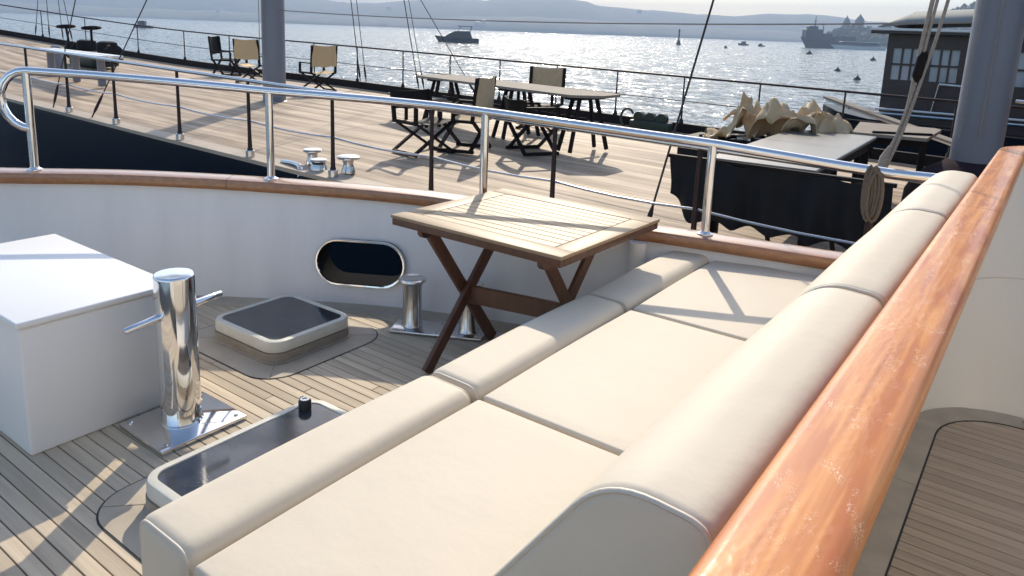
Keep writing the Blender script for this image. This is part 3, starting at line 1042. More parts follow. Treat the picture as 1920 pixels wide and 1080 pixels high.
# ------------------------------------------------------------------ deck hatches
def hatch(label, x0, x1, y0, y1, r, hz, latch):
    h = thing('deck_hatch', label, 'hatch', ((x0 + x1) / 2, (y0 + y1) / 2, 0), 0, 'deck hatches')
    # mitred margin boards let into the deck
    outer = rrect(x0 - 0.13, x1 + 0.13, y0 - 0.13, y1 + 0.13, 0.16, 8)
    inner = rrect(x0 - 0.01, x1 + 0.01, y0 - 0.01, y1 + 0.01, r, 8)
    n = len(outer)
    q = n // 4
    for s in range(4):
        idx = [(s * q + 4 + k) % n for k in range(q + 1)]
        bm = new_bm()
        rings = []
        for k, i in enumerate(idx):
            a, b = Vector((*outer[i], 0)), Vector((*inner[i], 0))
            if k in (0, q):
                j = idx[1] if k == 0 else idx[q - 1]
                sh = (Vector((*outer[j], 0)) - a).normalized() * 0.0025
                a = a + sh; b = b + sh
            rings.append([(a.x, a.y, 0.001), (a.x, a.y, 0.0075), (b.x, b.y, 0.0075), (b.x, b.y, 0.001)])
        loft(bm, rings)
        obj('margin_board', bm, 'margin', h)
    # dark caulk line round the boards
    bm = new_bm()
    o2 = rrect(x0 - 0.137, x1 + 0.137, y0 - 0.137, y1 + 0.137, 0.167, 8)
    loft(bm, [[(p[0], p[1], 0.0005) for p in o2], [(p[0], p[1], 0.0058) for p in o2], [(p[0], p[1], 0.0058) for p in outer], [(p[0], p[1], 0.0005) for p in outer]], caps=False, close=True)
    obj('caulk_line', bm, 'caulk', h)
    bm = new_bm()
    def rr_(o, z, rr=None):
        return [(p[0], p[1], z) for p in rrect(x0 - o, x1 + o, y0 - o, y1 + o, (r if rr is None else rr) + o, 8)]
    loft(bm, [rr_(0.012, 0.0), rr_(0.012, 0.012), rr_(0.004, 0.016), rr_(0.004, hz * 0.48), rr_(-0.02, hz * 0.5)])
    obj('coaming', bm, 'coaming', h)
    bm = new_bm()
    loft(bm, [rr_(-0.012, hz * 0.49), rr_(-0.002, hz * 0.52), rr_(0.0, hz * 0.6), rr_(-0.001, hz * 0.9), rr_(-0.006, hz * 0.98), rr_(-0.014, hz), rr_(-0.034, hz), rr_(-0.037, hz - 0.004), rr_(-0.037, hz * 0.49)], caps=False, close=True)
    obj('frame', bm, 'frame_cream', h, smooth=45)
    bm = new_bm()
    loft(bm, [rr_(-0.0365, hz - 0.02), rr_(-0.0365, hz - 0.0035)])
    obj('pane', bm, 'acrylic', h)
    if latch:
        lx, ly = latch
        bm = new_bm()
        lathe(bm, [(0.026, hz - 0.003), (0.026, hz + 0.030), (0.022, hz + 0.036), (0.0, hz + 0.036)], (lx, ly, 0), 18)
        lt = obj('latch', bm, 'rubber', h)
        bm = new_bm()
        lathe(bm, [(0.019, hz + 0.036), (0.019, hz + 0.040), (0.010, hz + 0.040), (0.010, hz + 0.0365)], (lx, ly, 0), 18)
        obj('latch_ring', bm, 'steel', lt)
        bm = new_bm(); bx(bm, (lx - 0.035, ly + 0.02, hz + 0.012), (0.03, 0.022, 0.03), 0.005, 1)
        obj('hinge', bm, 'rubber', h)
    return h
hatch('square smoked deck hatch below the oval hawse hole, half in shadow', -3.45, -2.90, 2.07, 2.59, 0.085, 0.12, None)
hatch('smoked deck hatch with a black latch, partly hidden by the bench', -2.36, -1.80, 1.12, 1.88, 0.085, 0.12, (-2.30, 1.785))
# steel hinges on the square hatch
# ------------------------------------------------------------------ double bollard on its plate
db = thing('double_bollard', 'twin steel mooring bollards with flared caps on a plate by the bulwark', 'bollard', (-2.62, 2.93, 0))
ang = math.atan2(0.5, 0.86)
bm = new_bm()
bx(bm, (-2.60, 2.94, 0.014), (0.52, 0.20, 0.018), 0.006, 2, rot=R(27))
obj('base_plate', bm, 'steel', db)
for cx_, cy_ in ((-2.745, 2.875), (-2.455, 3.02)):
    bm = new_bm()
    lathe(bm, [(0.060, 0.023), (0.058, 0.03), (0.053, 0.036), (0.052, 0.25), (0.056, 0.268), (0.074, 0.279), (0.078, 0.286), (0.076, 0.294), (0.066, 0.298), (0.048, 0.290), (0.0, 0.288)], (cx_, cy_, 0), 32)
    obj('bollard_post', bm, 'steel', db, smooth=40)
c27, s27 = math.cos(R(27)), math.sin(R(27))
bolts(db, [(-2.60 + u * c27 - v * s27, 2.94 + u * s27 + v * c27) for u in (-0.23, 0.0, 0.23) for v in (-0.075, 0.075)], 0.0228, 0.008)
# flush plate in the deck under the table
bm = new_bm()
bx(bm, (-2.36, 3.10, 0.0052), (0.14, 0.11, 0.005), 0.001, 1, rot=R(27))
fp = obj('deck_plate', bm, 'steel')
origin_to(fp, (-2.36, 3.10, 0.0))
tag(fp, 'small flush metal plate in the deck behind the crossed table legs', 'deck plate')

# ================================================================== neighbouring sailing ship
YC = 8.85
def zs(x):
    z = 0.1 + 0.02 * (-12 - x)
    if x < -18:
        z += 0.004 * (x + 18) ** 2
    if x > 2:
        z += 0.01 * (x - 2)
    return z
def hb(x):
    return interp([(-31, 0.12), (-29, 1.25), (-27, 2.0), (-25, 2.5), (-22.6, 2.9), (-20.5, 3.15), (-18.6, 3.32), (-15, 3.5), (-10, 3.55), (4, 3.55), (12, 3.1)], x)
ship = thing('sailing_ship', 'wooden sailing ship with navy hull and bleached teak deck moored alongside', 'ship', (-9.0, YC, SEA))
xs = [12 - 0.75 * i for i in range(58)]
xs = [x for x in xs if x > -31.01]
bm = new_bm()
rings = []
for x in xs:
    b, z = hb(x), zs(x)
    fl = 0.25 if x > -18 else 0.25 + 0.06 * (-18 - x)
    L = []
    for s in (-1, 1):
        side = [(x, YC + s * b, z - 0.02), (x, YC + s * (b + 0.02), z - 0.10), (x, YC + s * b * (1 - 0.03 * fl * 4), z - 0.7), (x, YC + s * b * (1 - 0.10 * fl * 4), SEA + 0.1), (x, YC + s * b * 0.55, SEA - 0.8)]
        L += side if s < 0 else list(reversed(side))
    rings.append(L)
loft(bm, rings)
obj('hull', bm, 'navy', ship, smooth=50)
bm = new_bm()
rings = []
for x in xs:
    b, z = hb(x) - 0.02, zs(x)
    rings.append([(x, YC + b * f, z + 0.05 * (1 - f * f)) for f in (-1, -0.75, -0.5, -0.25, 0, 0.25, 0.5, 0.75, 1)])
loft(bm, rings, closed_rings=False, caps=False)
obj('deck', bm, 'shipdeck', ship, smooth=50)
# pale covering boards on both sides and the low dark bulwark of the far side
for s, nm in ((-1, 'covering_board'), (1, 'covering_board')):
    bm = new_bm(); rings = []
    for x in xs:
        b, z = hb(x), zs(x)
        y0, y1 = YC + s * (b + 0.03), YC + s * (b - 0.20)
        rings.append([(x, y0, z - 0.03), (x, y0, z + 0.018), (x, y1, z + 0.034), (x, y1, z - 0.03)])
    loft(bm, rings)
    obj(nm, bm, pm('pale_covering_board', (0.50, 0.40, 0.30), 0.6, var=0.25, vscale=(1, 8, 8)), ship)
bm = new_bm(); rings = []
for x in xs:
    b, z = hb(x), zs(x)
    y0, y1 = YC + (b + 0.02), YC + (b - 0.07)
    rings.append([(x, y0, z), (x, y0, z + 0.19), (x, y1, z + 0.19), (x, y1, z + 0.02)])
loft(bm, rings)
obj('low_bulwark', bm, 'blackwood', ship)

def far_pt(x, h):
    return Vector((x, YC + hb(x) - 0.03, zs(x) + h))
def near_pt(x, h):
    return Vector((x, YC - hb(x) + 0.05, zs(x) + h))
far_x = [-26.9, -25.0, -22.6, -20.5, -18.55, -16.9, -15.2, -13.65, -12.15, -10.75, -9.40, -8.0, -6.67, -5.35, -4.02, -2.7, -1.2, 0.4, 2.0, 4.0]
for x in far_x:
    bm = new_bm()
    a = far_pt(x, 0.19)
    tube(bm, [a, a + Vector((0, 0, 0.05)), a + Vector((0, 0, 0.09)), far_pt(x, 1.0)], [0.045, 0.036, 0.016, 0.014], 8)
    obj('stanchion', bm, 'bronze', ship, smooth=50)
rx = [-30.0 + 0.75 * i for i in range(50)]
for h, r in ((1.0, 0.019), (0.58, 0.009)):
    bm = new_bm()
    tube(bm, [far_pt(x, h) for x in rx], r, 7)
    obj('far_rail' if h > 0.9 else 'far_wire', bm, 'bronze' if h > 0.9 else 'wire', ship, smooth=60)
near_x = [-15.6, -14.1, -12.62, -11.1, -9.38, -7.83, -6.32, -4.87, -3.45, -2.14, -0.6, 0.9, 2.4]
for x in near_x:
    bm = new_bm()
    a = near_pt(x, 0.02)
    b = near_pt(x, 0.93)
    tube(bm, [a, a + Vector((0, 0, 0.07)), a + Vector((0, 0, 0.11)), a.lerp(b, 0.3), b], [0.048, 0.044, 0.027, 0.022, 0.019], 12)
    st = obj('stanchion', bm, 'bronze', ship, smooth=50)
    bm = new_bm()
    lathe(bm, [(0.054, 0), (0.054, 0.075), (0.046, 0.085)], a, 12)
    obj('stanchion_foot', bm, 'steel', st)
bm = new_bm()
tube(bm, [near_pt(x, 0.94) for x in [-24 + 0.75 * i for i in range(38)]], 0.024, 10)
obj('near_rail', bm, 'steel', ship, smooth=60)
bm = new_bm()
pts = []
for a, b in zip(near_x, near_x[1:]):
    for k in range(4):
        f = k / 4
        pts.append(near_pt(a + (b - a) * f, 0.46 - 0.10 * f * (1 - f)))
tube(bm, pts, 0.011, 6)
obj('near_wire', bm, 'steel', ship, smooth=60)

# masts
m1 = Vector((-12.25, 8.95, zs(-12.25)))
m2 = Vector((-0.635, 8.80, zs(-0.63)))
for c, r0, r1, H in ((m1, 0.215, 0.15, 17), (m2, 0.225, 0.16, 18)):
    bm = new_bm()
    top = c + Vector((0.25, 0, H))
    tube(bm, [c, c.lerp(top, 0.3), c.lerp(top, 0.7), top], [r0, r0 * 0.98, (r0 + r1) / 2, r1], 32)
    mo = obj('mast', bm, 'mast', ship, smooth=50)
    bm = new_bm()
    if c is m1:
        lathe(bm, [(0.26, 0.0), (0.26, 0.03), (0.225, 0.06)], c, 28)
        obj('mast_collar', bm, 'mast', mo, smooth=50)
    else:
        lathe(bm, [(0.60, 0.0), (0.58, 0.30), (0.50, 0.46), (0.40, 0.55), (0.29, 0.61), (0.232, 0.66), (0.20, 0.66)], c, 36)
        obj('mast_collar', bm, 'boot', mo, smooth=60)
    for ky in (-0.55, 0.15):
        bm = new_bm()
        p_ = c + Vector((math.sin(ky) * (r0 + 0.03), -math.cos(ky) * (r0 + 0.03), 0.9))
        tube(bm, [p_, p_ + Vector((0.04, 0.0, 4)), p_ + Vector((0.2, 0.05, H - 2))], 0.007, 6)
        obj('halyard', bm, 'rope', mo, smooth=60)
# shrouds with turnbuckles
def shroud(a, b, r=0.008, tb_len=0.42, mat='wire', tbr=0.022):
    a, b = Vector(a), Vector(b)
    d = (b - a).normalized()
    bm = new_bm()
    tube(bm, [a + d * tb_len * 0.9, b], r, 7)
    so = obj('shroud', bm, mat, ship, smooth=60)
    bm = new_bm()
    tube(bm, [a, a + d * tb_len * 0.15, a + d * tb_len * 0.3, a + d * tb_len * 0.75, a + d * tb_len * 0.9, a + d * tb_len], [tbr * 0.5, tbr * 0.5, tbr, tbr, tbr * 0.5, tbr * 0.4], 8)
    obj('turnbuckle', bm, 'bronze', so, smooth=60)
def ext(p, q, z):
    p, q = Vector(p), Vector(q)
    return p + (q - p) * ((z - p.z) / (q.z - p.z))
# near side (directions follow the rigging up to the mast heads)
shroud(near_pt(-2.58, 0.03), m2 + Vector((0.0, -0.15, 15.0)), 0.009)
shroud(near_pt(-11.86, 0.03), m1 + Vector((-0.1, -0.1, 6.0)), 0.009)
shroud(near_pt(-13.2, 0.03), m1 + Vector((-0.1, -0.1, 14.0)), 0.009)
shroud(far_pt(-13.55, 0.2), m1 + Vector((0, 0.1, 14.5)), 0.010)
shroud(far_pt(-13.35, 0.2), m1 + Vector((0, 0.1, 15.0)), 0.008)
shroud(far_pt(-11.66, 0.2), m1 + Vector((0, 0.1, 15.5)), 0.010)
shroud(far_pt(-11.50, 0.2), m1 + Vector((0, 0.1, 15.5)), 0.007)
shroud(far_pt(-10.0, 0.2), m1 + Vector((0.2, 0.1, 6.2)), 0.008)
for x, dx in ((-27.2, 2.2), (-26.6, 0.9), (-26.0, 0.5), (-25.6, -0.2)):
    a = far_pt(x, 0.2)
    shroud(a, a + Vector((dx * 4, -1.4, 14)), 0.010)
a = Vector((-27.0, 10.2, zs(-27)))
shroud(a + Vector((-1.8, -1.5, 0.6)), a + Vector((2.0, -1.9, 8)), 0.022)
# cable between the masts
bm = new_bm()
A, B = m1 + Vector((0.2, 0, 1.76)), m2 + Vector((-0.2, 0, 2.02))
tube(bm, [A.lerp(B, k / 16) - Vector((0, 0, 0.10 * 4 * (k / 16) * (1 - k / 16))) for k in range(17)], 0.009, 6)
obj('mast_cable', bm, 'rope', ship, smooth=60)
# rope tackle coming down to the near rail beside the second mast
bm0 = Vector((-0.86, 5.42, zs(0)))
def ropes(pts, r):
    bm = new_bm(); tube(bm, curve_pts(pts, 6), r, 7)
    return obj('tackle_rope', bm, 'rope', ship, smooth=60)
ropes([(-0.90, 5.40, 0.78), (-0.86, 5.40, 0.98), (-0.80, 5.42, 1.22), (-0.745, 5.45, 1.95), (-0.55, 5.7, 4.2)], 0.014)
ropes([(-0.92, 5.40, 0.74), (-0.84, 5.40, 1.05), (-0.765, 5.42, 1.45), (-0.715, 5.45, 1.98), (-0.50, 5.7, 4.2)], 0.010)
ropes([(-0.87, 5.40, 0.86), (-0.80, 5.40, 1.12), (-0.73, 5.42, 1.50), (-0.655, 5.45, 1.98), (-0.40, 5.7, 4.2)], 0.011)
bm = new_bm()
tube(bm, [(-0.94, 5.40, 0.60), (-0.915, 5.40, 0.74), (-0.885, 5.40, 0.92), (-0.86, 5.40, 1.0)], [0.014, 0.030, 0.032, 0.014], 8)
obj('rope_hank', bm, 'rope', ship, smooth=60)
bm = new_bm()
tube(bm, [(-0.775, 5.43, 1.40), (-0.765, 5.43, 1.46), (-0.752, 5.43, 1.58), (-0.745, 5.43, 1.63)], [0.012, 0.036, 0.036, 0.012], 10)
obj('pulley_block', bm, 'blackwood', ship, smooth=60)
bm = new_bm()
tube(bm, [(-0.35, 8.55, 1.17), (0.25, 8.45, 1.15)], 0.016, 8)
obj('mast_bar', bm, 'steel', ship)
for x_ in (-0.10, 0.02):
    bm = new_bm()
    tube(bm, [(x_ - 0.10, 7.4, 0.3), (x_, 7.42, 1.2), (x_ + 0.09, 7.5, 4.5)], 0.013, 7)
    obj('shroud', bm, 'steel', ship, smooth=60)
# mooring bitts at the near edge
def spool(x, y, h, r, rt, par, mt='steel'):
    bm = new_bm()
    z = zs(x)
    lathe(bm, [(r * 1.25, z + 0.02), (r * 1.2, z + 0.05), (r, z + 0.09), (r * 0.86, z + h * 0.6), (r, z + h * 0.85), (rt, z + h * 0.93), (rt, z + h), (rt * 0.9, z + h + 0.008), (0, z + h + 0.008)], (x, y, 0), 20)
    o = obj('bitt', bm, 'steel', par, smooth=45)
    bm = new_bm()
    lathe(bm, [(rt * 0.98, z + h + 0.009), (rt * 0.9, z + h + 0.016), (0, z + h + 0.016)], (x, y, 0), 20)
    obj('bitt_cap', bm, 'whitetrim', o)
spool(-7.0, 5.62, 0.19, 0.065, 0.11, ship)
spool(-6.72, 5.48, 0.13, 0.08, 0.10, ship)
spool(-6.38, 5.62, 0.20, 0.065, 0.13, ship)
bm = new_bm()
pts = [(-7.3, 5.42, 0.04), (-7.05, 5.40, 0.05), (-6.9, 5.36, 0.03), (-6.8, 5.28, -0.06)]
tube(bm, curve_pts(pts, 5), 0.03, 8)
obj('chafe_rope', bm, 'steel', ship)
bm = new_bm()
lathe(bm, [(0.30, 0.0), (0.30, 0.05), (0.24, 0.07), (0.0, 0.075)], (-17.5, 8.3, zs(-17.5) + 0.045), 28)
obj('deck_disc', bm, 'whitetrim', ship)
# anchor windlass near the bow with two hand-brake wheels
wl = bpy.data.objects.new('windlass', None); COL.objects.link(wl); wl.parent = ship
wl.location = Vector((-20.2, 9.3, zs(-20.2))) - ship.location
W0 = Vector((-20.2, 9.3, zs(-20.2)))
def wobj(name, bm, mat, sm=45):
    return obj(name, bm, mat, wl, sm)
bm = new_bm(); bx(bm, W0 + Vector((0, 0, 0.26)), (1.3, 0.7, 0.36), 0.08, 2); wobj('gearbox', bm, 'green')
AX = Matrix.Rotation(math.pi / 2, 4, 'Y')
for dx in (-1.0, 1.0):
    bm = new_bm(); lathe(bm, [(0.20, -0.22), (0.24, -0.2), (0.16, -0.13), (0.15, 0.13), (0.24, 0.2), (0.20, 0.22)], W0 + Vector((dx * 0.9, 0, 0.42)), 20, AX); wobj('drum', bm, 'blackwood')
    bm = new_bm(); bx(bm, W0 + Vector((dx * 0.55, 0.1, 0.50)), (0.24, 0.5, 0.46), 0.1, 2); wobj('housing', bm, 'blackwood')
    bm = new_bm(); tube(bm, [W0 + Vector((dx * 0.62, -0.3, 0.6)), W0 + Vector((dx * 0.66, -0.32, 0.98)), W0 + Vector((dx * 0.70, -0.32, 1.02))], 0.03, 8); wobj('brake_stem', bm, 'blackwood')
    bm = new_bm(); cc = W0 + Vector((dx * 0.68, -0.32, 1.05))
    tube(bm, [cc + Vector((0.20 * math.cos(a * math.pi / 8), 0.20 * math.sin(a * math.pi / 8), 0.03 * math.cos(a * math.pi / 8))) for a in range(16)], 0.028, 8, closed=True)
    bx(bm, cc, (0.40, 0.03, 0.03)); bx(bm, cc, (0.03, 0.40, 0.03))
    wobj('brake_wheel', bm, 'blackwood')
bm = new_bm(); lathe(bm, [(0.14, 0), (0.14, 0.55), (0.10, 0.62), (0, 0.64)], W0 + Vector((1.0, -1.3, 0.0)), 18); wobj('capstan', bm, 'mast')

# ================================================================== furniture on the ship
# bench of two white planks by the bow
bn = thing('plank_bench', 'white two-plank bench on grey pedestals near the ship windlass', 'bench', (-16.6, 7.4, zs(-16.6)))
zb = zs(-16.6)
for dy in (-0.14, 0.14):
    bm = new_bm(); bx(bm, (-16.9, 7.4 + dy, zb + 0.66), (3.6, 0.22, 0.06), 0.012, 1, rot=R(-4)); obj('plank', bm, 'whitetrim', bn)
for dx in (-1.4, 0.0, 1.3):
    bm = new_bm(); bx(bm, (-16.9 + dx, 7.4 - dx * 0.07, zb + 0.34), (0.10, 0.14, 0.57), 0.02, 1); obj('pedestal', bm, 'mast', bn)

def director_chair(name, label, loc, rz, mat='canvas', hgt=0.98, wid=0.60, group='director chairs on the ship deck'):
    c = thing(name, label, 'chair', loc, rz, group)
    w, d = wid / 2, 0.23
    def o(nm, bm, mt, sm=35):
        return obj(nm, bm, mt, c, sm, world=False)
    for s in (-1, 1):
        bm = new_bm(); bx(bm, (s * w, 0, 0.025), (0.045, 2 * d + 0.06, 0.045), 0.006, 1); o('runner', bm, 'blackwood')
        bm = new_bm(); bx(bm, (s * w, 0.02, 0.635), (0.055, 2 * d + 0.06, 0.025), 0.006, 1); o('armrest', bm, 'blackwood')
        bm = new_bm(); bar(bm, (s * w, -d, 0.40), (s * w, -d, 0.62), 0.042, 0.042); o('arm_post', bm, 'blackwood')
        bm = new_bm(); bar(bm, (s * w, d, 0.40), (s * w, d + 0.06, hgt), 0.045, 0.042, up=(0, 1, 0)); o('back_post', bm, 'blackwood')
        bm = new_bm(); bar(bm, (s * w, -d, 0.42), (s * w, d, 0.42), 0.03, 0.035); o('seat_rail', bm, 'blackwood')
    for yy in (-d, d):
        for s in (-1, 1):
            bm = new_bm(); bar(bm, (-s * w, yy + s * 0.018, 0.03), (s * w, yy + s * 0.018, 0.42), 0.026, 0.05, up=(0, 1, 0)); o('leg', bm, 'blackwood')
    # canvas sling seat
    bm = new_bm(); rings = []
    for k in range(9):
        f = k / 8
        x = -w + 2 * w * f
        z = 0.445 - 0.05 * math.sin(math.pi * f)
        rings.append([(x, -d, z), (x, d, z), (x, d, z - 0.006), (x, -d, z - 0.006)])
    loft(bm, rings); o('seat', bm, mat)
    # canvas back: sags between its posts
    bm = new_bm(); rings = []
    for k in range(11):
        f = k / 10
        x = -w * 1.02 + 2.04 * w * f
        y = d + 0.045 + 0.05 * math.sin(math.pi * f)
        sag = 0.025 * math.sin(math.pi * f)
        z0, z1 = 0.56 + 0.01 * math.sin(f * 9), hgt + 0.01 - sag
        rings.append([(x, y + 0.003, z0), (x, y + 0.025, z1), (x, y + 0.019, z1), (x, y - 0.003, z0)])
    loft(bm, rings); o('back_rest', bm, mat, 50)
    return c
def on_deck(x, y):
    f = (y - YC) / max(hb(x), 0.1)
    return zs(x) + 0.05 * (1 - f * f) + 0.002
chairs = [
    ('director chair turned sideways by the far rail, left of the orange-backed chair', -17.2, 11.15, R(125), 'blackwood', 1.0),
    ('director chair with bright orange canvas back beside the slim grey mast', -15.5, 10.75, R(205), 'canvas', 1.02),
    ('director chair with ochre canvas back just right of the slim grey mast', -13.35, 10.9, R(262), 'canvas', 1.02),
    ('director chair with sand canvas back at the near side of the long table', -6.45, 7.75, R(286), 'canvas2', 1.0),
    ('director chair with sand canvas back behind the long table', -7.0, 10.35, R(12), 'canvas2', 1.02),
    ('dark folding chair pushed under the middle of the long table', -5.75, 8.35, R(150), 'blackwood', 0.74),
    ('dark folding chair standing nearest the rail by the long table end', -6.65, 7.15, R(80), 'blackwood', 0.80),
]
for lab, x, y, rz, mt, h in chairs:
    director_chair('director_chair', lab, (x, y, on_deck(x, y)), rz, mt, h)

# long table on trestles
lt = thing('long_table', 'long grey-topped trestle table on the ship deck', 'table', (-6.95, 9.35, on_deck(-6.95, 9.35)), R(-14))
def lobj(nm, bm, mt, sm=35, par=None):
    return obj(nm, bm, mt, par or lt, sm, world=False)
bm = new_bm()
prof = [(-2.05, -0.36), (-1.9, -0.43), (1.85, -0.43), (2.1, -0.05), (2.02, 0.36), (1.85, 0.43), (-1.9, 0.43), (-2.05, 0.36)]
loft(bm, [[(p[0], p[1], 0.755) for p in prof], [(p[0], p[1], 0.79) for p in prof]])
lobj('table_top', bm, 'greytop')
for s in (-1, 0.15, 1):
    xx = s * 1.7
    tr = None
    for q in (-1, 1):
        for t in (-1, 1):
            bm = new_bm(); bar(bm, (xx + t * 0.06, q * 0.16, 0.75), (xx + t * 0.12, q * 0.36, 0.0), 0.04, 0.05); lobj('leg', bm, 'blackwood')
    bm = new_bm(); bx(bm, (xx, 0, 0.73), (0.22, 0.6, 0.045), 0.006, 1); lobj('cleat', bm, 'blackwood')
    bm = new_bm(); bx(bm, (xx, 0, 0.30), (0.05, 0.62, 0.05), 0.006, 1); lobj('cross_bar', bm, 'blackwood')
bm = new_bm(); bx(bm, (0, 0, 0.42), (3.5, 0.04, 0.06), 0.006, 1); lobj('stretcher', bm, 'blackwood')
# low bench at its far-left end
lb = thing('side_bench', 'low pale bench at the mast end of the long table', 'bench', (-8.55, 9.0, on_deck(-8.55, 9.0)), R(-14))
bm = new_bm(); bx(bm, (0, 0, 0.445), (1.3, 0.34, 0.04), 0.006, 1); obj('seat', bm, 'greytop', lb, world=False)
bm = new_bm(); bx(bm, (0, 0, 0.38), (1.25, 0.06, 0.09), 0.006, 1); obj('apron', bm, 'blackwood', lb, world=False)
for s in (-0.5, 0.5):
    for q in (-0.12, 0.12):
        bm = new_bm(); bx(bm, (s, q, 0.21), (0.05, 0.05, 0.42), 0.006, 1); obj('leg', bm, 'blackwood', lb, world=False)

# table by the near rail and its black cloth
t1 = thing('serving_table', 'long dark glossy table running away behind the black cloth screen', 'table', (-1.90, 7.25, on_deck(-1.9, 7.25)), R(2))
bm = new_bm(); bx(bm, (0, 0, 0.735), (0.86, 2.75, 0.035), 0.008, 1); obj('table_top', bm, 'darktop', t1, world=False)
bm = new_bm(); bx(bm, (0, 0, 0.66), (0.76, 2.6, 0.11), 0.006, 1); obj('apron', bm, 'blackwood', t1, world=False)
for s in (-0.36, 0.36):
    for q in (-1.25, 1.25):
        bm = new_bm(); bx(bm, (s, q, 0.35), (0.06, 0.06, 0.7), 0.006, 1); obj('leg', bm, 'blackwood', t1, world=False)
t2 = thing('side_table', 'pale table with a dark bar lying on it beside the thick mast', 'table', (-1.45, 9.35, on_deck(-1.45, 9.35)), R(8))
bm = new_bm()
prof = [(-0.42, -0.62), (0.30, -0.62), (0.45, 0.45), (0.38, 0.58), (-0.42, 0.62)]
loft(bm, [[(p[0], p[1], 0.735) for p in prof], [(p[0], p[1], 0.77) for p in prof]]); obj('table_top', bm, 'greytop', t2, world=False)
bm = new_bm(); bx(bm, (-0.02, 0, 0.69), (0.68, 1.0, 0.08), 0.006, 1); obj('apron', bm, 'blackwood', t2, world=False)
for s in (-0.34, 0.28):
    for q in (-0.5, 0.45):
        bm = new_bm(); bx(bm, (s, q, 0.34), (0.06, 0.06, 0.68), 0.006, 1); obj('leg', bm, 'blackwood', t2, world=False)
bm = new_bm(); bx(bm, (-1.33, 8.93, on_deck(-1.4, 9) + 0.783), (0.62, 0.05, 0.022), 0.008, 1, rot=R(30))
db_ = origin_to(obj('flat_bar', bm, 'blackwood'), (-1.33, 8.93, on_deck(-1.4, 9) + 0.772))
tag(db_, 'dark flat bar lying across the pale side table', 'bar')
# black cloth hanging ruffled, its hem scalloped; tied to a dark frame
cl = thing('black_screen', 'black cloth screen with scalloped hem hanging behind the near rail', 'screen', (-1.75, 5.85, on_deck(-1.75, 5.85)))
bm = new_bm(); rings = []
NX = 60
for i in range(NX + 1):
    f = i / NX
    x = -2.60 + 1.72 * f
    hem = 0.12 + 0.05 * abs(math.sin(f * math.pi * 5.5 + 0.4)) + (0.20 * max(0, 0.13 - f) / 0.13)
    top = 0.655 - 0.008 * math.sin(f * 40)
    row, row2 = [], []
    for k in range(9):
        g = k / 8
        z = top + (hem - top) * g
        y = 5.84 + 0.030 * math.sin(f * 34 + 0.6 * math.sin(g * 3)) * (0.3 + g) + 0.02 * math.sin(f * 13 + 2 * g)
        row.append((x + 0.02 * math.sin(f * 20 + g * 2) * g, y, z))
        row2.append((x + 0.02 * math.sin(f * 20 + g * 2) * g, y + 0.006, z))
    rings.append(row + list(reversed(row2)))
loft(bm, rings)
obj('cloth', bm, 'blackcloth', cl, 60)
bm = new_bm(); bar(bm, (-2.62, 5.87, 0.665), (-0.86, 5.87, 0.665), 0.04, 0.03); obj('top_bar', bm, 'blackwood', cl)
for x in (-2.35, -1.85, -1.35, -0.92):
    bm = new_bm(); bar(bm, (x, 5.89, 0.65), (x + (0.14 if x < -1 else 0), 5.93, zs(x) + 0.03), 0.04, 0.035); obj('leg', bm, 'blackwood', cl)
# dark bench under the heap of folded chairs
hb_ = thing('black_bench', 'black bench carrying the heap of folded canvas chairs', 'bench', (-2.75, 8.55, on_deck(-2.75, 8.55)))
zd = on_deck(-2.75, 8.55)
bm = new_bm(); bx(bm, (-2.72, 8.55, zd + 0.50), (1.75, 0.75, 0.05), 0.01, 1); obj('seat', bm, 'blackwood', hb_)
bm = new_bm(); bx(bm, (-2.72, 8.22, zd + 0.28), (1.70, 0.03, 0.38), 0.005, 1); obj('front_panel', bm, 'blackcloth', hb_)
for x in (-3.5, -1.95):
    for y in (8.25, 8.85):
        bm = new_bm(); bx(bm, (x, y, zd + 0.24), (0.06, 0.06, 0.47), 0.006, 1); obj('leg', bm, 'blackwood', hb_)
heap = [(-3.02, 8.42, 0.52, 20, ''), (-2.86, 8.64, 0.42, 70, ''), (-2.56, 8.45, 0.52, -15, ''), (-2.34, 8.70, 0.50, 40, ''), (-2.14, 8.42, 0.44, 100, ''), (-1.93, 8.66, 0.38, 10, '')]
heap_lab = ['crumpled canvas chair with a sharp peak at the left end of the heap', 'folded canvas chair lying low behind the peaked one in the heap', 'tallest crumpled canvas chair in the middle of the heap',
            'folded canvas chair standing upright just right of the tallest one', 'folded canvas chair with two horns of cloth in the heap', 'small folded canvas chair at the mast end of the heap']
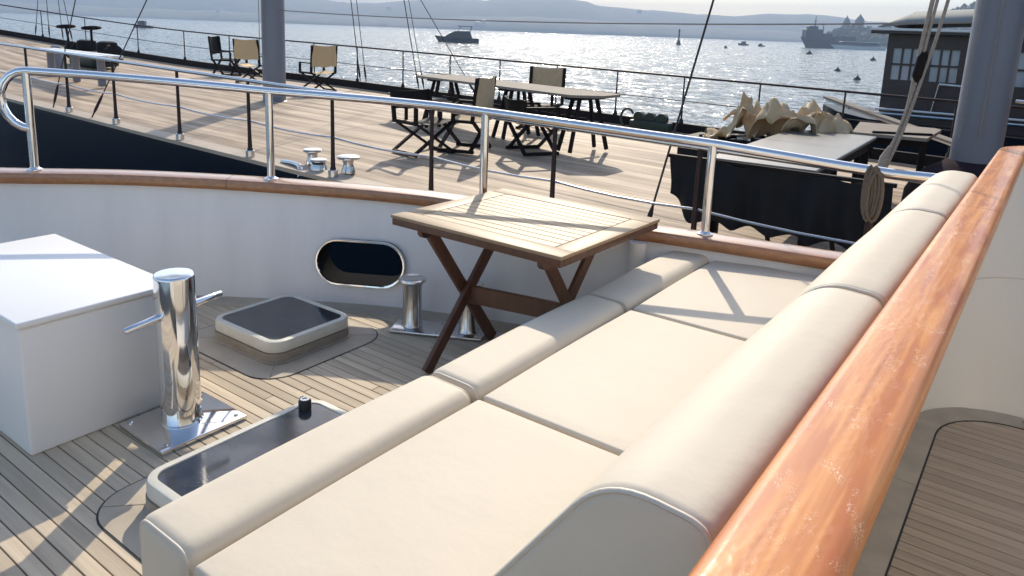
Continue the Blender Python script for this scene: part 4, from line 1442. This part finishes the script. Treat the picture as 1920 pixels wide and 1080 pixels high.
for i, (x, y, h, rz, _) in enumerate(heap):
    fc = thing('folded_chair', heap_lab[i], 'chair', (x, y, zd + 0.525), R(rz), 'folded canvas chairs in a heap')
    rg = random.Random(20 + i)
    bm = new_bm(); N_, M_ = 17, 15
    g = []
    pk = [(rg.uniform(-0.28, 0.28), rg.uniform(-0.2, 0.2), rg.uniform(0.55, 1.0)) for _ in range(3)]
    for a in range(N_):
        row = []
        for b in range(M_):
            u, v = a / (N_ - 1) * 2 - 1, b / (M_ - 1) * 2 - 1
            x_, y_ = u * 0.27, v * 0.25
            z = 0.0
            for (qx, qy, qh) in pk:
                dd = math.hypot((x_ - qx) / 0.9, (y_ - qy))
                z = max(z, h * 0.9 * qh * max(0, 1 - (dd / 0.31) ** 1.45))
            z += 0.20 * abs(mnoise.noise(Vector((x_ * 6, y_ * 6, i * 3.1)))) + 0.02 * abs(mnoise.noise(Vector((x_ * 15, y_ * 15, i * 3.1))))
            sq = 1 - 0.35 * z / max(h, 0.1)
            row.append(bm.verts.new((x_ * sq + 0.10 * mnoise.noise(Vector((x_ * 6, y_ * 6, i + 40))), y_ * sq + 0.10 * mnoise.noise(Vector((x_ * 6, y_ * 6, i + 60))), 0.045 + z)))
        g.append(row)
    for a in range(N_ - 1):
        for b in range(M_ - 1):
            bm.faces.new((g[a][b], g[a + 1][b], g[a + 1][b + 1], g[a][b + 1]))
    o = obj('canvas', bm, 'canvas2', fc, 70, world=False)
    sm = o.modifiers.new('thick', 'SOLIDIFY'); sm.thickness = 0.006
    for s in (-1, 1):
        bm = new_bm(); bar(bm, (-0.36, s * 0.16, 0.02), (0.38, s * 0.19, 0.03), 0.035, 0.03); obj('frame_bar', bm, 'blackwood', fc, world=False)
        bm = new_bm(); bar(bm, (-0.3 * s, -0.22, 0.055), (0.25 * s, 0.24, 0.06), 0.03, 0.025); obj('cross_bar', bm, 'blackwood' if s < 0 else 'whitetrim', fc, world=False)
# coiled hose and planter by the far bulwark
hs = thing('hose_reel', 'dark green hose reel with a curved handle by the far bulwark', 'hose reel', (-5.9, 12.0, on_deck(-5.9, 12.0)))
z0 = on_deck(-5.9, 12.0)
bm = new_bm(); bx(bm, (-5.75, 12.0, z0 + 0.10), (0.75, 0.24, 0.18), 0.03, 2); obj('body', bm, 'green', hs)
for k in range(3):
    bm = new_bm(); lathe(bm, [(0.10, -0.05), (0.10, 0.05)], (-5.98 + 0.22 * k, 12.0, z0 + 0.24), 14, Matrix.Rotation(math.pi / 2, 4, 'X')); obj('coil', bm, 'green', hs)
bm = new_bm(); tube(bm, [Vector((-6.22 + 0.13 * math.cos(a), 12.0, z0 + 0.20 + 0.17 * math.sin(a))) for a in [R(30 + 22 * k) for k in range(11)]], 0.022, 8); obj('handle', bm, 'green', hs)

# ------------------------------------------------------------------ deckhouse of the ship at the stern side
dh = thing('deckhouse', 'reddish brown deckhouse with pale seat cushions behind the thick mast', 'deckhouse', (1.2, 9.6, zs(1.2)))
bm = new_bm(); bx(bm, (1.55, 10.2, zs(1.2) + 1.25), (2.9, 2.6, 2.4), 0.03, 1); obj('wall', bm, 'redwood', dh)
bm = new_bm(); bx(bm, (1.55, 10.2, zs(1.2) + 2.52), (3.3, 3.0, 0.12), 0.03, 1); obj('roof', bm, 'brownwood', dh)
for y in (9.3, 10.2, 11.1):
    bm = new_bm(); bx(bm, (0.09, y, zs(1.2) + 1.65), (0.03, 0.55, 0.75), 0.01, 1); w_ = obj('window', bm, 'window', dh)
    bm = new_bm(); bx(bm, (0.07, y, zs(1.2) + 1.65), (0.03, 0.04, 0.75)); obj('mullion', bm, 'brownwood', w_)
bm = new_bm(); bx(bm, (-0.10, 10.2, zs(1.2) + 0.24), (0.40, 2.5, 0.40), 0.02, 1); obj('seat_box', bm, 'brownwood', dh)
for y in (9.4, 10.2, 11.0):
    bm = new_bm(); bx(bm, (-0.10, y, zs(1.2) + 0.50), (0.42, 0.76, 0.11), 0.03, 2); obj('seat_pad', bm, 'greytop', dh)

# ================================================================== boat moored beyond
mb = thing('moored_boat', 'dark brown wooden boat with wheelhouse and grey awning moored beyond the ship', 'boat', (-0.6, 18.2, SEA))
bm = new_bm(); rings = []
for x, b, zt in ((-4.4, 0.1, 0.25), (-3.9, 0.9, 0.18), (-3.2, 1.35, 0.12), (-1.0, 1.6, 0.05), (3.0, 1.7, 0.02), (6.0, 1.5, 0.1)):
    rings.append([(x, 18.2 - b, zt), (x, 18.2 - b * 0.85, SEA - 0.3), (x, 18.2 + b * 0.85, SEA - 0.3), (x, 18.2 + b, zt)])
loft(bm, rings); obj('hull', bm, 'navy', mb, 50)
WX0, WX1, WY0, WY1 = -3.02, 3.4, 17.0, 19.3
bm = new_bm()
# wheelhouse wall facing us built around its window openings
def wall_with_holes(bm, y, t, x0, x1, z0, z1, holes):
    """front wall in the xz plane, thickness t, rectangular holes (x0,x1,z0,z1) all in one band"""
    zb0, zb1 = holes[0][2], holes[0][3]
    bx(bm, ((x0 + x1) / 2, y, (z0 + zb0) / 2), (x1 - x0, t, zb0 - z0))
    bx(bm, ((x0 + x1) / 2, y, (zb1 + z1) / 2), (x1 - x0, t, z1 - zb1))
    cur = x0
    for h in holes:
        bx(bm, ((cur + h[0]) / 2, y, (zb0 + zb1) / 2), (h[0] - cur, t, zb1 - zb0))
        cur = h[1]
    bx(bm, ((cur + x1) / 2, y, (zb0 + zb1) / 2), (x1 - cur, t, zb1 - zb0))
holes = [(-2.90, -2.38, 0.95, 1.58), (-2.20, -1.72, 0.95, 1.58), (-1.2, -0.6, 0.95, 1.58), (-0.2, 0.5, 0.95, 1.58)]
wall_with_holes(bm, WY0, 0.08, WX0, WX1, 0.0, 1.85, holes)
bx(bm, (WX0 + 0.04, (WY0 + WY1) / 2 + 0.02, 0.925), (0.08, WY1 - WY0 - 0.1, 1.85))
bx(bm, ((WX0 + WX1) / 2, WY1, 0.925), (WX1 - WX0, 0.08, 1.85))
obj('wall', bm, 'brownwood', mb, 0)
for h in holes:
    bm = new_bm(); bx(bm, ((h[0] + h[1]) / 2, WY0 + 0.02, 1.265), (h[1] - h[0] + 0.01, 0.012, 0.64)); w_ = obj('window', bm, 'window', mb)
    for k in (1, 2):
        bm = new_bm(); xx = h[0] + (h[1] - h[0]) * k / 3; bx(bm, (xx, WY0 - 0.01, 1.265), (0.035, 0.03, 0.625)); obj('mullion', bm, 'brownwood', w_)
    bm = new_bm(); bx(bm, ((h[0] + h[1]) / 2, WY0 - 0.013, 1.26), (h[1] - h[0], 0.03, 0.04)); obj('mullion', bm, 'brownwood', w_)
bm = new_bm(); bx(bm, (0.15, 18.1, 1.89), (6.9, 2.9, 0.07), 0.01, 1); obj('roof', bm, 'brownwood', mb)
bm = new_bm(); bx(bm, (0.15, 16.64, 1.94), (6.94, 0.05, 0.05), 0.01, 1); obj('roof_trim', bm, 'whitetrim', mb)
bm = new_bm(); rings = []
for k in range(9):
    f = k / 8
    y = 16.7 + 2.8 * f
    zt = 2.05 + 0.30 * math.sin(math.pi * f) ** 0.6
    rings.append([(-3.2, y, 1.99 + (zt - 2.05) * 0.2), (-2.7, y, zt), (-1.0, y, zt + 0.10), (0.6, y, zt + 0.12), (2.6, y, zt + 0.05), (3.5, y, 1.99)])
loft(bm, rings, closed_rings=False, caps=False)
aw = obj('awning', bm, 'awning', mb, 60)
sm = aw.modifiers.new('thick', 'SOLIDIFY'); sm.thickness = 0.02
for z, r in ((0.36, 0.022), (0.27, 0.03)):
    bm = new_bm(); tube(bm, [(-3.05, 16.72, z), (3.5, 16.72, z)], r, 8); obj('hand_rail', bm, 'whitetrim' if r < 0.025 else 'steel', mb)
bm = new_bm(); tube(bm, [(-1.98, 16.8, 0.92), (-1.45, 16.8, 0.90)], 0.02, 8); obj('grab_bar', bm, 'whitetrim', mb)
bm = new_bm(); tube(bm, [(-1.98, 16.8, 0.92), (-2.05, 16.8, 0.36)], 0.014, 8); obj('grab_bar', bm, 'steel', mb)

# white gangplank resting on the ship's far rail
gp = thing('gangplank', 'pale gangplank sloping down from the far rail behind the tables', 'gangplank', (-2.2, 12.2, zs(-2.2) + 0.6))
bm = new_bm(); bar(bm, (-3.05, 12.75, 0.78), (-0.9, 11.0, 0.42), 0.16, 0.03); obj('board', bm, 'greytop', gp)
bm = new_bm(); bar(bm, (-3.05, 12.75, 0.745), (-0.9, 11.0, 0.385), 0.05, 0.04); obj('runner', bm, 'steel', gp)

# ================================================================== craft on the water
def boat_hull(bm, L, B, Hh, sheer=0.3):
    rings = []
    for k in range(9):
        f = k / 8
        x = -L / 2 + L * f
        b = B / 2 * min(1, (f * 3.2) ** 0.6) if f > 0 else 0.03
        z = Hh * (1 + sheer * (1 - f) ** 2)
        rings.append([(x, -b, z), (x + (0.10 * L if f == 0 else 0), -b * 0.75, -0.2), (x + (0.10 * L if f == 0 else 0), b * 0.75, -0.2), (x, b, z)])
    loft(bm, rings)
def facing(rz):
    return YAW + R(rz)
p = at_dir(856, 206, SEA)
my = thing('motor_yacht', 'dark motor yacht with a flybridge cruising on the glittering water', 'boat', p, facing(3))
bm = new_bm(); boat_hull(bm, 12, 3.6, 1.25, 0.35); obj('hull', bm, 'farhull', my, 50, world=False)
bm = new_bm()
prof = [(-3.6, 1.25), (-1.6, 2.5), (-0.4, 3.0), (3.6, 3.1), (4.2, 1.25)]
loft(bm, [[(q[0], -1.35, q[1]) for q in prof], [(q[0], 1.35, q[1]) for q in prof]]); obj('cabin', bm, 'farhull', my, world=False)
bm = new_bm(); bx(bm, (2.2, 0, 4.35), (4.0, 2.6, 0.16), 0.05, 1); obj('hardtop', bm, 'farhull', my, world=False)
for s in (-1, 1):
    bm = new_bm(); bar(bm, (3.6, s * 1.2, 3.0), (4.0, s * 1.2, 4.3), 0.14, 0.2); bar(bm, (0.4, s * 1.2, 3.0), (1.0, s * 1.2, 4.3), 0.1, 0.14); obj('arch', bm, 'farhull', my, world=False)
bm = new_bm(); loft(bm, [[(-3.1, -1.37, 1.55), (-1.5, -1.37, 2.4), (2.4, -1.37, 2.5), (2.4, -1.37, 1.7)], [(-3.1, -1.33, 1.55), (-1.5, -1.33, 2.4), (2.4, -1.33, 2.5), (2.4, -1.33, 1.7)]]); obj('side_window', bm, 'acrylic', my, world=False)

def small_boat(label, px, d, L, rz, cab):
    p = at_dir(px, d, SEA)
    b_ = thing('fishing_boat', label, 'boat', p, facing(rz), 'small boats far out')
    bm = new_bm(); boat_hull(bm, L, L * 0.32, L * 0.13, 0.5); obj('hull', bm, 'farhull', b_, 50, world=False)
    bm = new_bm(); bx(bm, (cab * L, 0, L * 0.24), (L * 0.28, L * 0.22, L * 0.26), 0.05, 1); obj('cabin', bm, 'farhull', b_, world=False)
    bm = new_bm(); bx(bm, (cab * L - L * 0.22, 0, L * 0.22), (L * 0.10, L * 0.12, L * 0.24), 0.05, 1); obj('engine_box', bm, 'farhull', b_, world=False)
small_boat('small grey fishing boat beyond the bow rail of the ship', 264, 262, 6.5, 0, 0.05)
small_boat('tiny dark boat trailing a wake, left one of the pair', 1362, 285, 2.6, 60, 0.0)
small_boat('tiny grey boat on the bright water near the channel marker', 1394, 430, 6.0, 5, 0.1)
small_boat('tiny boat heading for the grey navy ship', 1428, 400, 4.2, 20, 0.0)
p = at_dir(1273, 330, SEA)
ch = thing('channel_marker', 'slim dark channel marker standing in the sun glitter', 'buoy', p)
bm = new_bm(); lathe(bm, [(0.9, -0.5), (0.95, 0.8), (0.5, 2.0), (0.35, 2.2)], (0, 0, 0), 16); obj('float', bm, 'farbuoy', ch, world=False)
bm = new_bm(); lathe(bm, [(0.35, 2.0), (0.30, 5.6), (0.42, 5.7), (0.42, 6.3), (0.1, 6.9)], (0, 0, 0), 12); obj('pillar', bm, 'farbuoy', ch, world=False)
for px, d, s, lab in ((1520, 222, 1.2, 'round dark mooring buoy below the grey navy ship'), (1641, 172, 0.9, 'cone-shaped dark buoy close to the wheelhouse edge'), (1577, 102, 0.55, 'dark buoy with a trailing line, second closest'), (1616, 80, 0.5, 'cone-shaped dark buoy, closest to the ship rail')):
    p = at_dir(px, d, SEA)
    bu = thing('mooring_buoy', lab, 'buoy', p, 0, 'mooring buoys')
    bm = new_bm(); lathe(bm, [(0.25 * s, -0.3 * s), (0.8 * s, 0.0), (0.75 * s, 0.2 * s), (0.35 * s, 0.6 * s), (0.12 * s, 0.9 * s), (0.02, 0.95 * s)], (0, 0, 0), 14); obj('float', bm, 'farbuoy', bu, world=False)
    bm = new_bm(); tube(bm, [Vector((0.14 * s * math.cos(a), 0, 0.98 * s + 0.14 * s * math.sin(a))) for a in [k * math.pi / 5 for k in range(10)]], 0.03 * s, 6, closed=True); obj('ring', bm, 'farbuoy', bu, world=False)

# navy ship and ferry off the headland
p = at_dir(1560, 440, SEA)
ns_ = thing('navy_ship', 'grey navy ship with tall mast lying off the headland', 'ship', p, facing(4))
bm = new_bm(); boat_hull(bm, 38, 8, 4.0, 0.5); obj('hull', bm, 'farhull', ns_, 50, world=False)
for c, s, nm in (((-12, 0, 7.2), (10, 6, 6.5), 'bridge_block'), ((-12.5, 0, 11.0), (5.5, 4, 2.4), 'bridge_top'), ((-4, 0, 6.0), (6, 5, 4.5), 'deck_block'), ((6, 0, 5.4), (14, 5.5, 3.4), 'aft_block')):
    bm = new_bm(); bx(bm, c, s, 0.3, 1); obj(nm, bm, 'farhull', ns_, world=False)
bm = new_bm(); tube(bm, [(-11, 0, 12), (-11, 0, 18)], [0.35, 0.15], 8); bx(bm, (-11, 0, 15.0), (0.3, 4.0, 0.25)); obj('mast', bm, 'farhull', ns_, world=False)
bm = new_bm(); tube(bm, [(-6, 0, 8), (-6, 0, 13.5)], [0.4, 0.2], 8); obj('mast', bm, 'farhull', ns_, world=False)
p = at_dir(1608, 425, SEA)
fe = thing('white_ferry', 'low white ferry in front of the grey navy ship', 'ferry', p, facing(0))
bm = new_bm(); boat_hull(bm, 30, 6, 1.8, 0.3); obj('hull', bm, 'farwhite', fe, 50, world=False)
bm = new_bm(); bx(bm, (1, 0, 3.0), (20, 4.8, 2.0), 0.2, 1); obj('cabin', bm, 'farhull', fe, world=False)
bm = new_bm(); bx(bm, (1, 0, 4.1), (21, 5.2, 0.25), 0.1, 1); obj('roof', bm, 'farwhite', fe, world=False)

# headland with palace roofs
bm = new_bm(); rings = []
n = 60
for i in range(n + 1):
    px = 1515 + (2500 - 1515) * i / n
    d = 640.0
    hgt = interp([(1515, 0.5), (1545, 7), (1570, 17), (1600, 19), (1640, 15), (1680, 18), (1740, 30), (1800, 44), (1900, 54), (2500, 60)], px)
    hgt += 2.0 * mnoise.noise(Vector((px * 0.05, 1, 1)))
    row = []
    for fd, fz in ((0, -0.05), (15, 0.1), (60, 0.55), (120, 1.0), (220, 0.9), (320, -0.05)):
        q = at_dir(px, d + fd, 0)
        row.append((q.x, q.y, SEA + hgt * fz + (1.0 * mnoise.noise(Vector((px * 0.2, fd * 0.1, 4))) if fz > 0.2 else 0)))
    rings.append(row)
loft(bm, rings, caps=False, closed_rings=False)
struct(obj('headland', bm, 'hill', smooth=60))
# tree cover of the headland, one mass
bm = new_bm()
rg = random.Random(11)
for i in range(520):
    px = rg.uniform(1540, 1860)
    fd = rg.uniform(15, 120)
    hgt = interp([(1515, 0.5), (1545, 7), (1570, 17), (1600, 19), (1640, 15), (1680, 18), (1740, 30), (1800, 44), (1900, 54)], px) * interp([(0, 0), (15, 0.1), (60, 0.55), (120, 1.0)], fd)
    q = at_dir(px, 640 + fd, SEA + hgt)
    r = rg.uniform(1.5, 3.2)
    res = bmesh.ops.create_icosphere(bm, subdivisions=1, radius=r)
    for v in res['verts']:
        v.co = Vector((v.co.x * rg.uniform(0.7, 1.3), v.co.y * rg.uniform(0.7, 1.3), v.co.z * rg.uniform(0.8, 1.5))) + q + Vector((0, 0, r * 0.4))
hw = obj('headland_wood', bm, 'leaf', smooth=0)
struct(hw, 'stuff')
for px, h, r, lab in ((1583, 12, 3.2, 'low conical palace turret on the headland, left of the taller one'), (1607, 14, 4.2, 'taller conical palace turret on the headland')):
    q = at_dir(px, 745, SEA + 14)
    pt = thing('palace_turret', lab, 'tower', q, 0, 'palace turrets')
    bm = new_bm(); lathe(bm, [(r, -4), (r, h - 4), (r * 1.15, h - 3.7), (r * 1.15, h - 3.4)], (0, 0, 0), 12); obj('wall', bm, 'stone', pt, world=False)
    bm = new_bm(); lathe(bm, [(r * 1.12, h - 3.4), (r * 0.7, h - 0.6), (r * 0.2, h + 1.8), (0.1, h + 3.4)], (0, 0, 0), 12); obj('roof', bm, 'lead', pt, world=False)

# a few pale houses on the far shore
hl = [(893, 44, 'pale waterside house right above the motor yacht'), (906, 43, 'second pale waterside house, next to the one above the yacht'), (728, 18, 'pale hillside house high up left of the yacht'), (1195, 24, 'pale house alone near the hill crest by the marker'), (410, 22, 'pale hillside house over the orange-backed chair')]
for px, py, lab in hl:
    d = D1 * 0.86
    hor = 56 + (px - 960) * 0.0367
    q = at_dir(px, d + 60, 1.66 + (hor - py) / 1400 * (d + 60))
    ho = thing('shore_house', lab, 'house', q - Vector((0, 0, 4)), facing(10), 'pale houses on the far shore')
    bm = new_bm(); bx(bm, (0, 0, 4.0), (10, 9, 8.0)); obj('wall', bm, 'house', ho, world=False)
    bm = new_bm(); loft(bm, [[(-5.6, -5, 8.0), (5.6, -5, 8.0), (5.6, 5, 8.0), (-5.6, 5, 8.0)], [(-4, -0.3, 10.4), (4, -0.3, 10.4), (4, 0.3, 10.4), (-4, 0.3, 10.4)]]); obj('roof', bm, 'redwood', ho, world=False)

# ================================================================== hazy air
bm = new_bm()
bx(bm, (-1100, 1250, 72), (7200, 4500, 154.4))
hz = bpy.data.objects.new('haze', bpy.data.meshes.new('haze'))
bm.to_mesh(hz.data); bm.free()
COL.objects.link(hz)
struct(hz, 'stuff')
hm = bpy.data.materials.new('hazy_air')
hm.use_nodes = True
nt = hm.node_tree
nt.nodes.remove(nt.nodes['Principled BSDF'])
pv = nt.nodes.new('ShaderNodeVolumePrincipled')
pv.inputs['Color'].default_value = (0.64, 0.79, 1.0, 1)
pv.inputs['Density'].default_value = 0.00055
pv.inputs['Anisotropy'].default_value = 0.0
nt.links.new(pv.outputs[0], nt.nodes['Material Output'].inputs['Volume'])
hz.data.materials.append(hm)
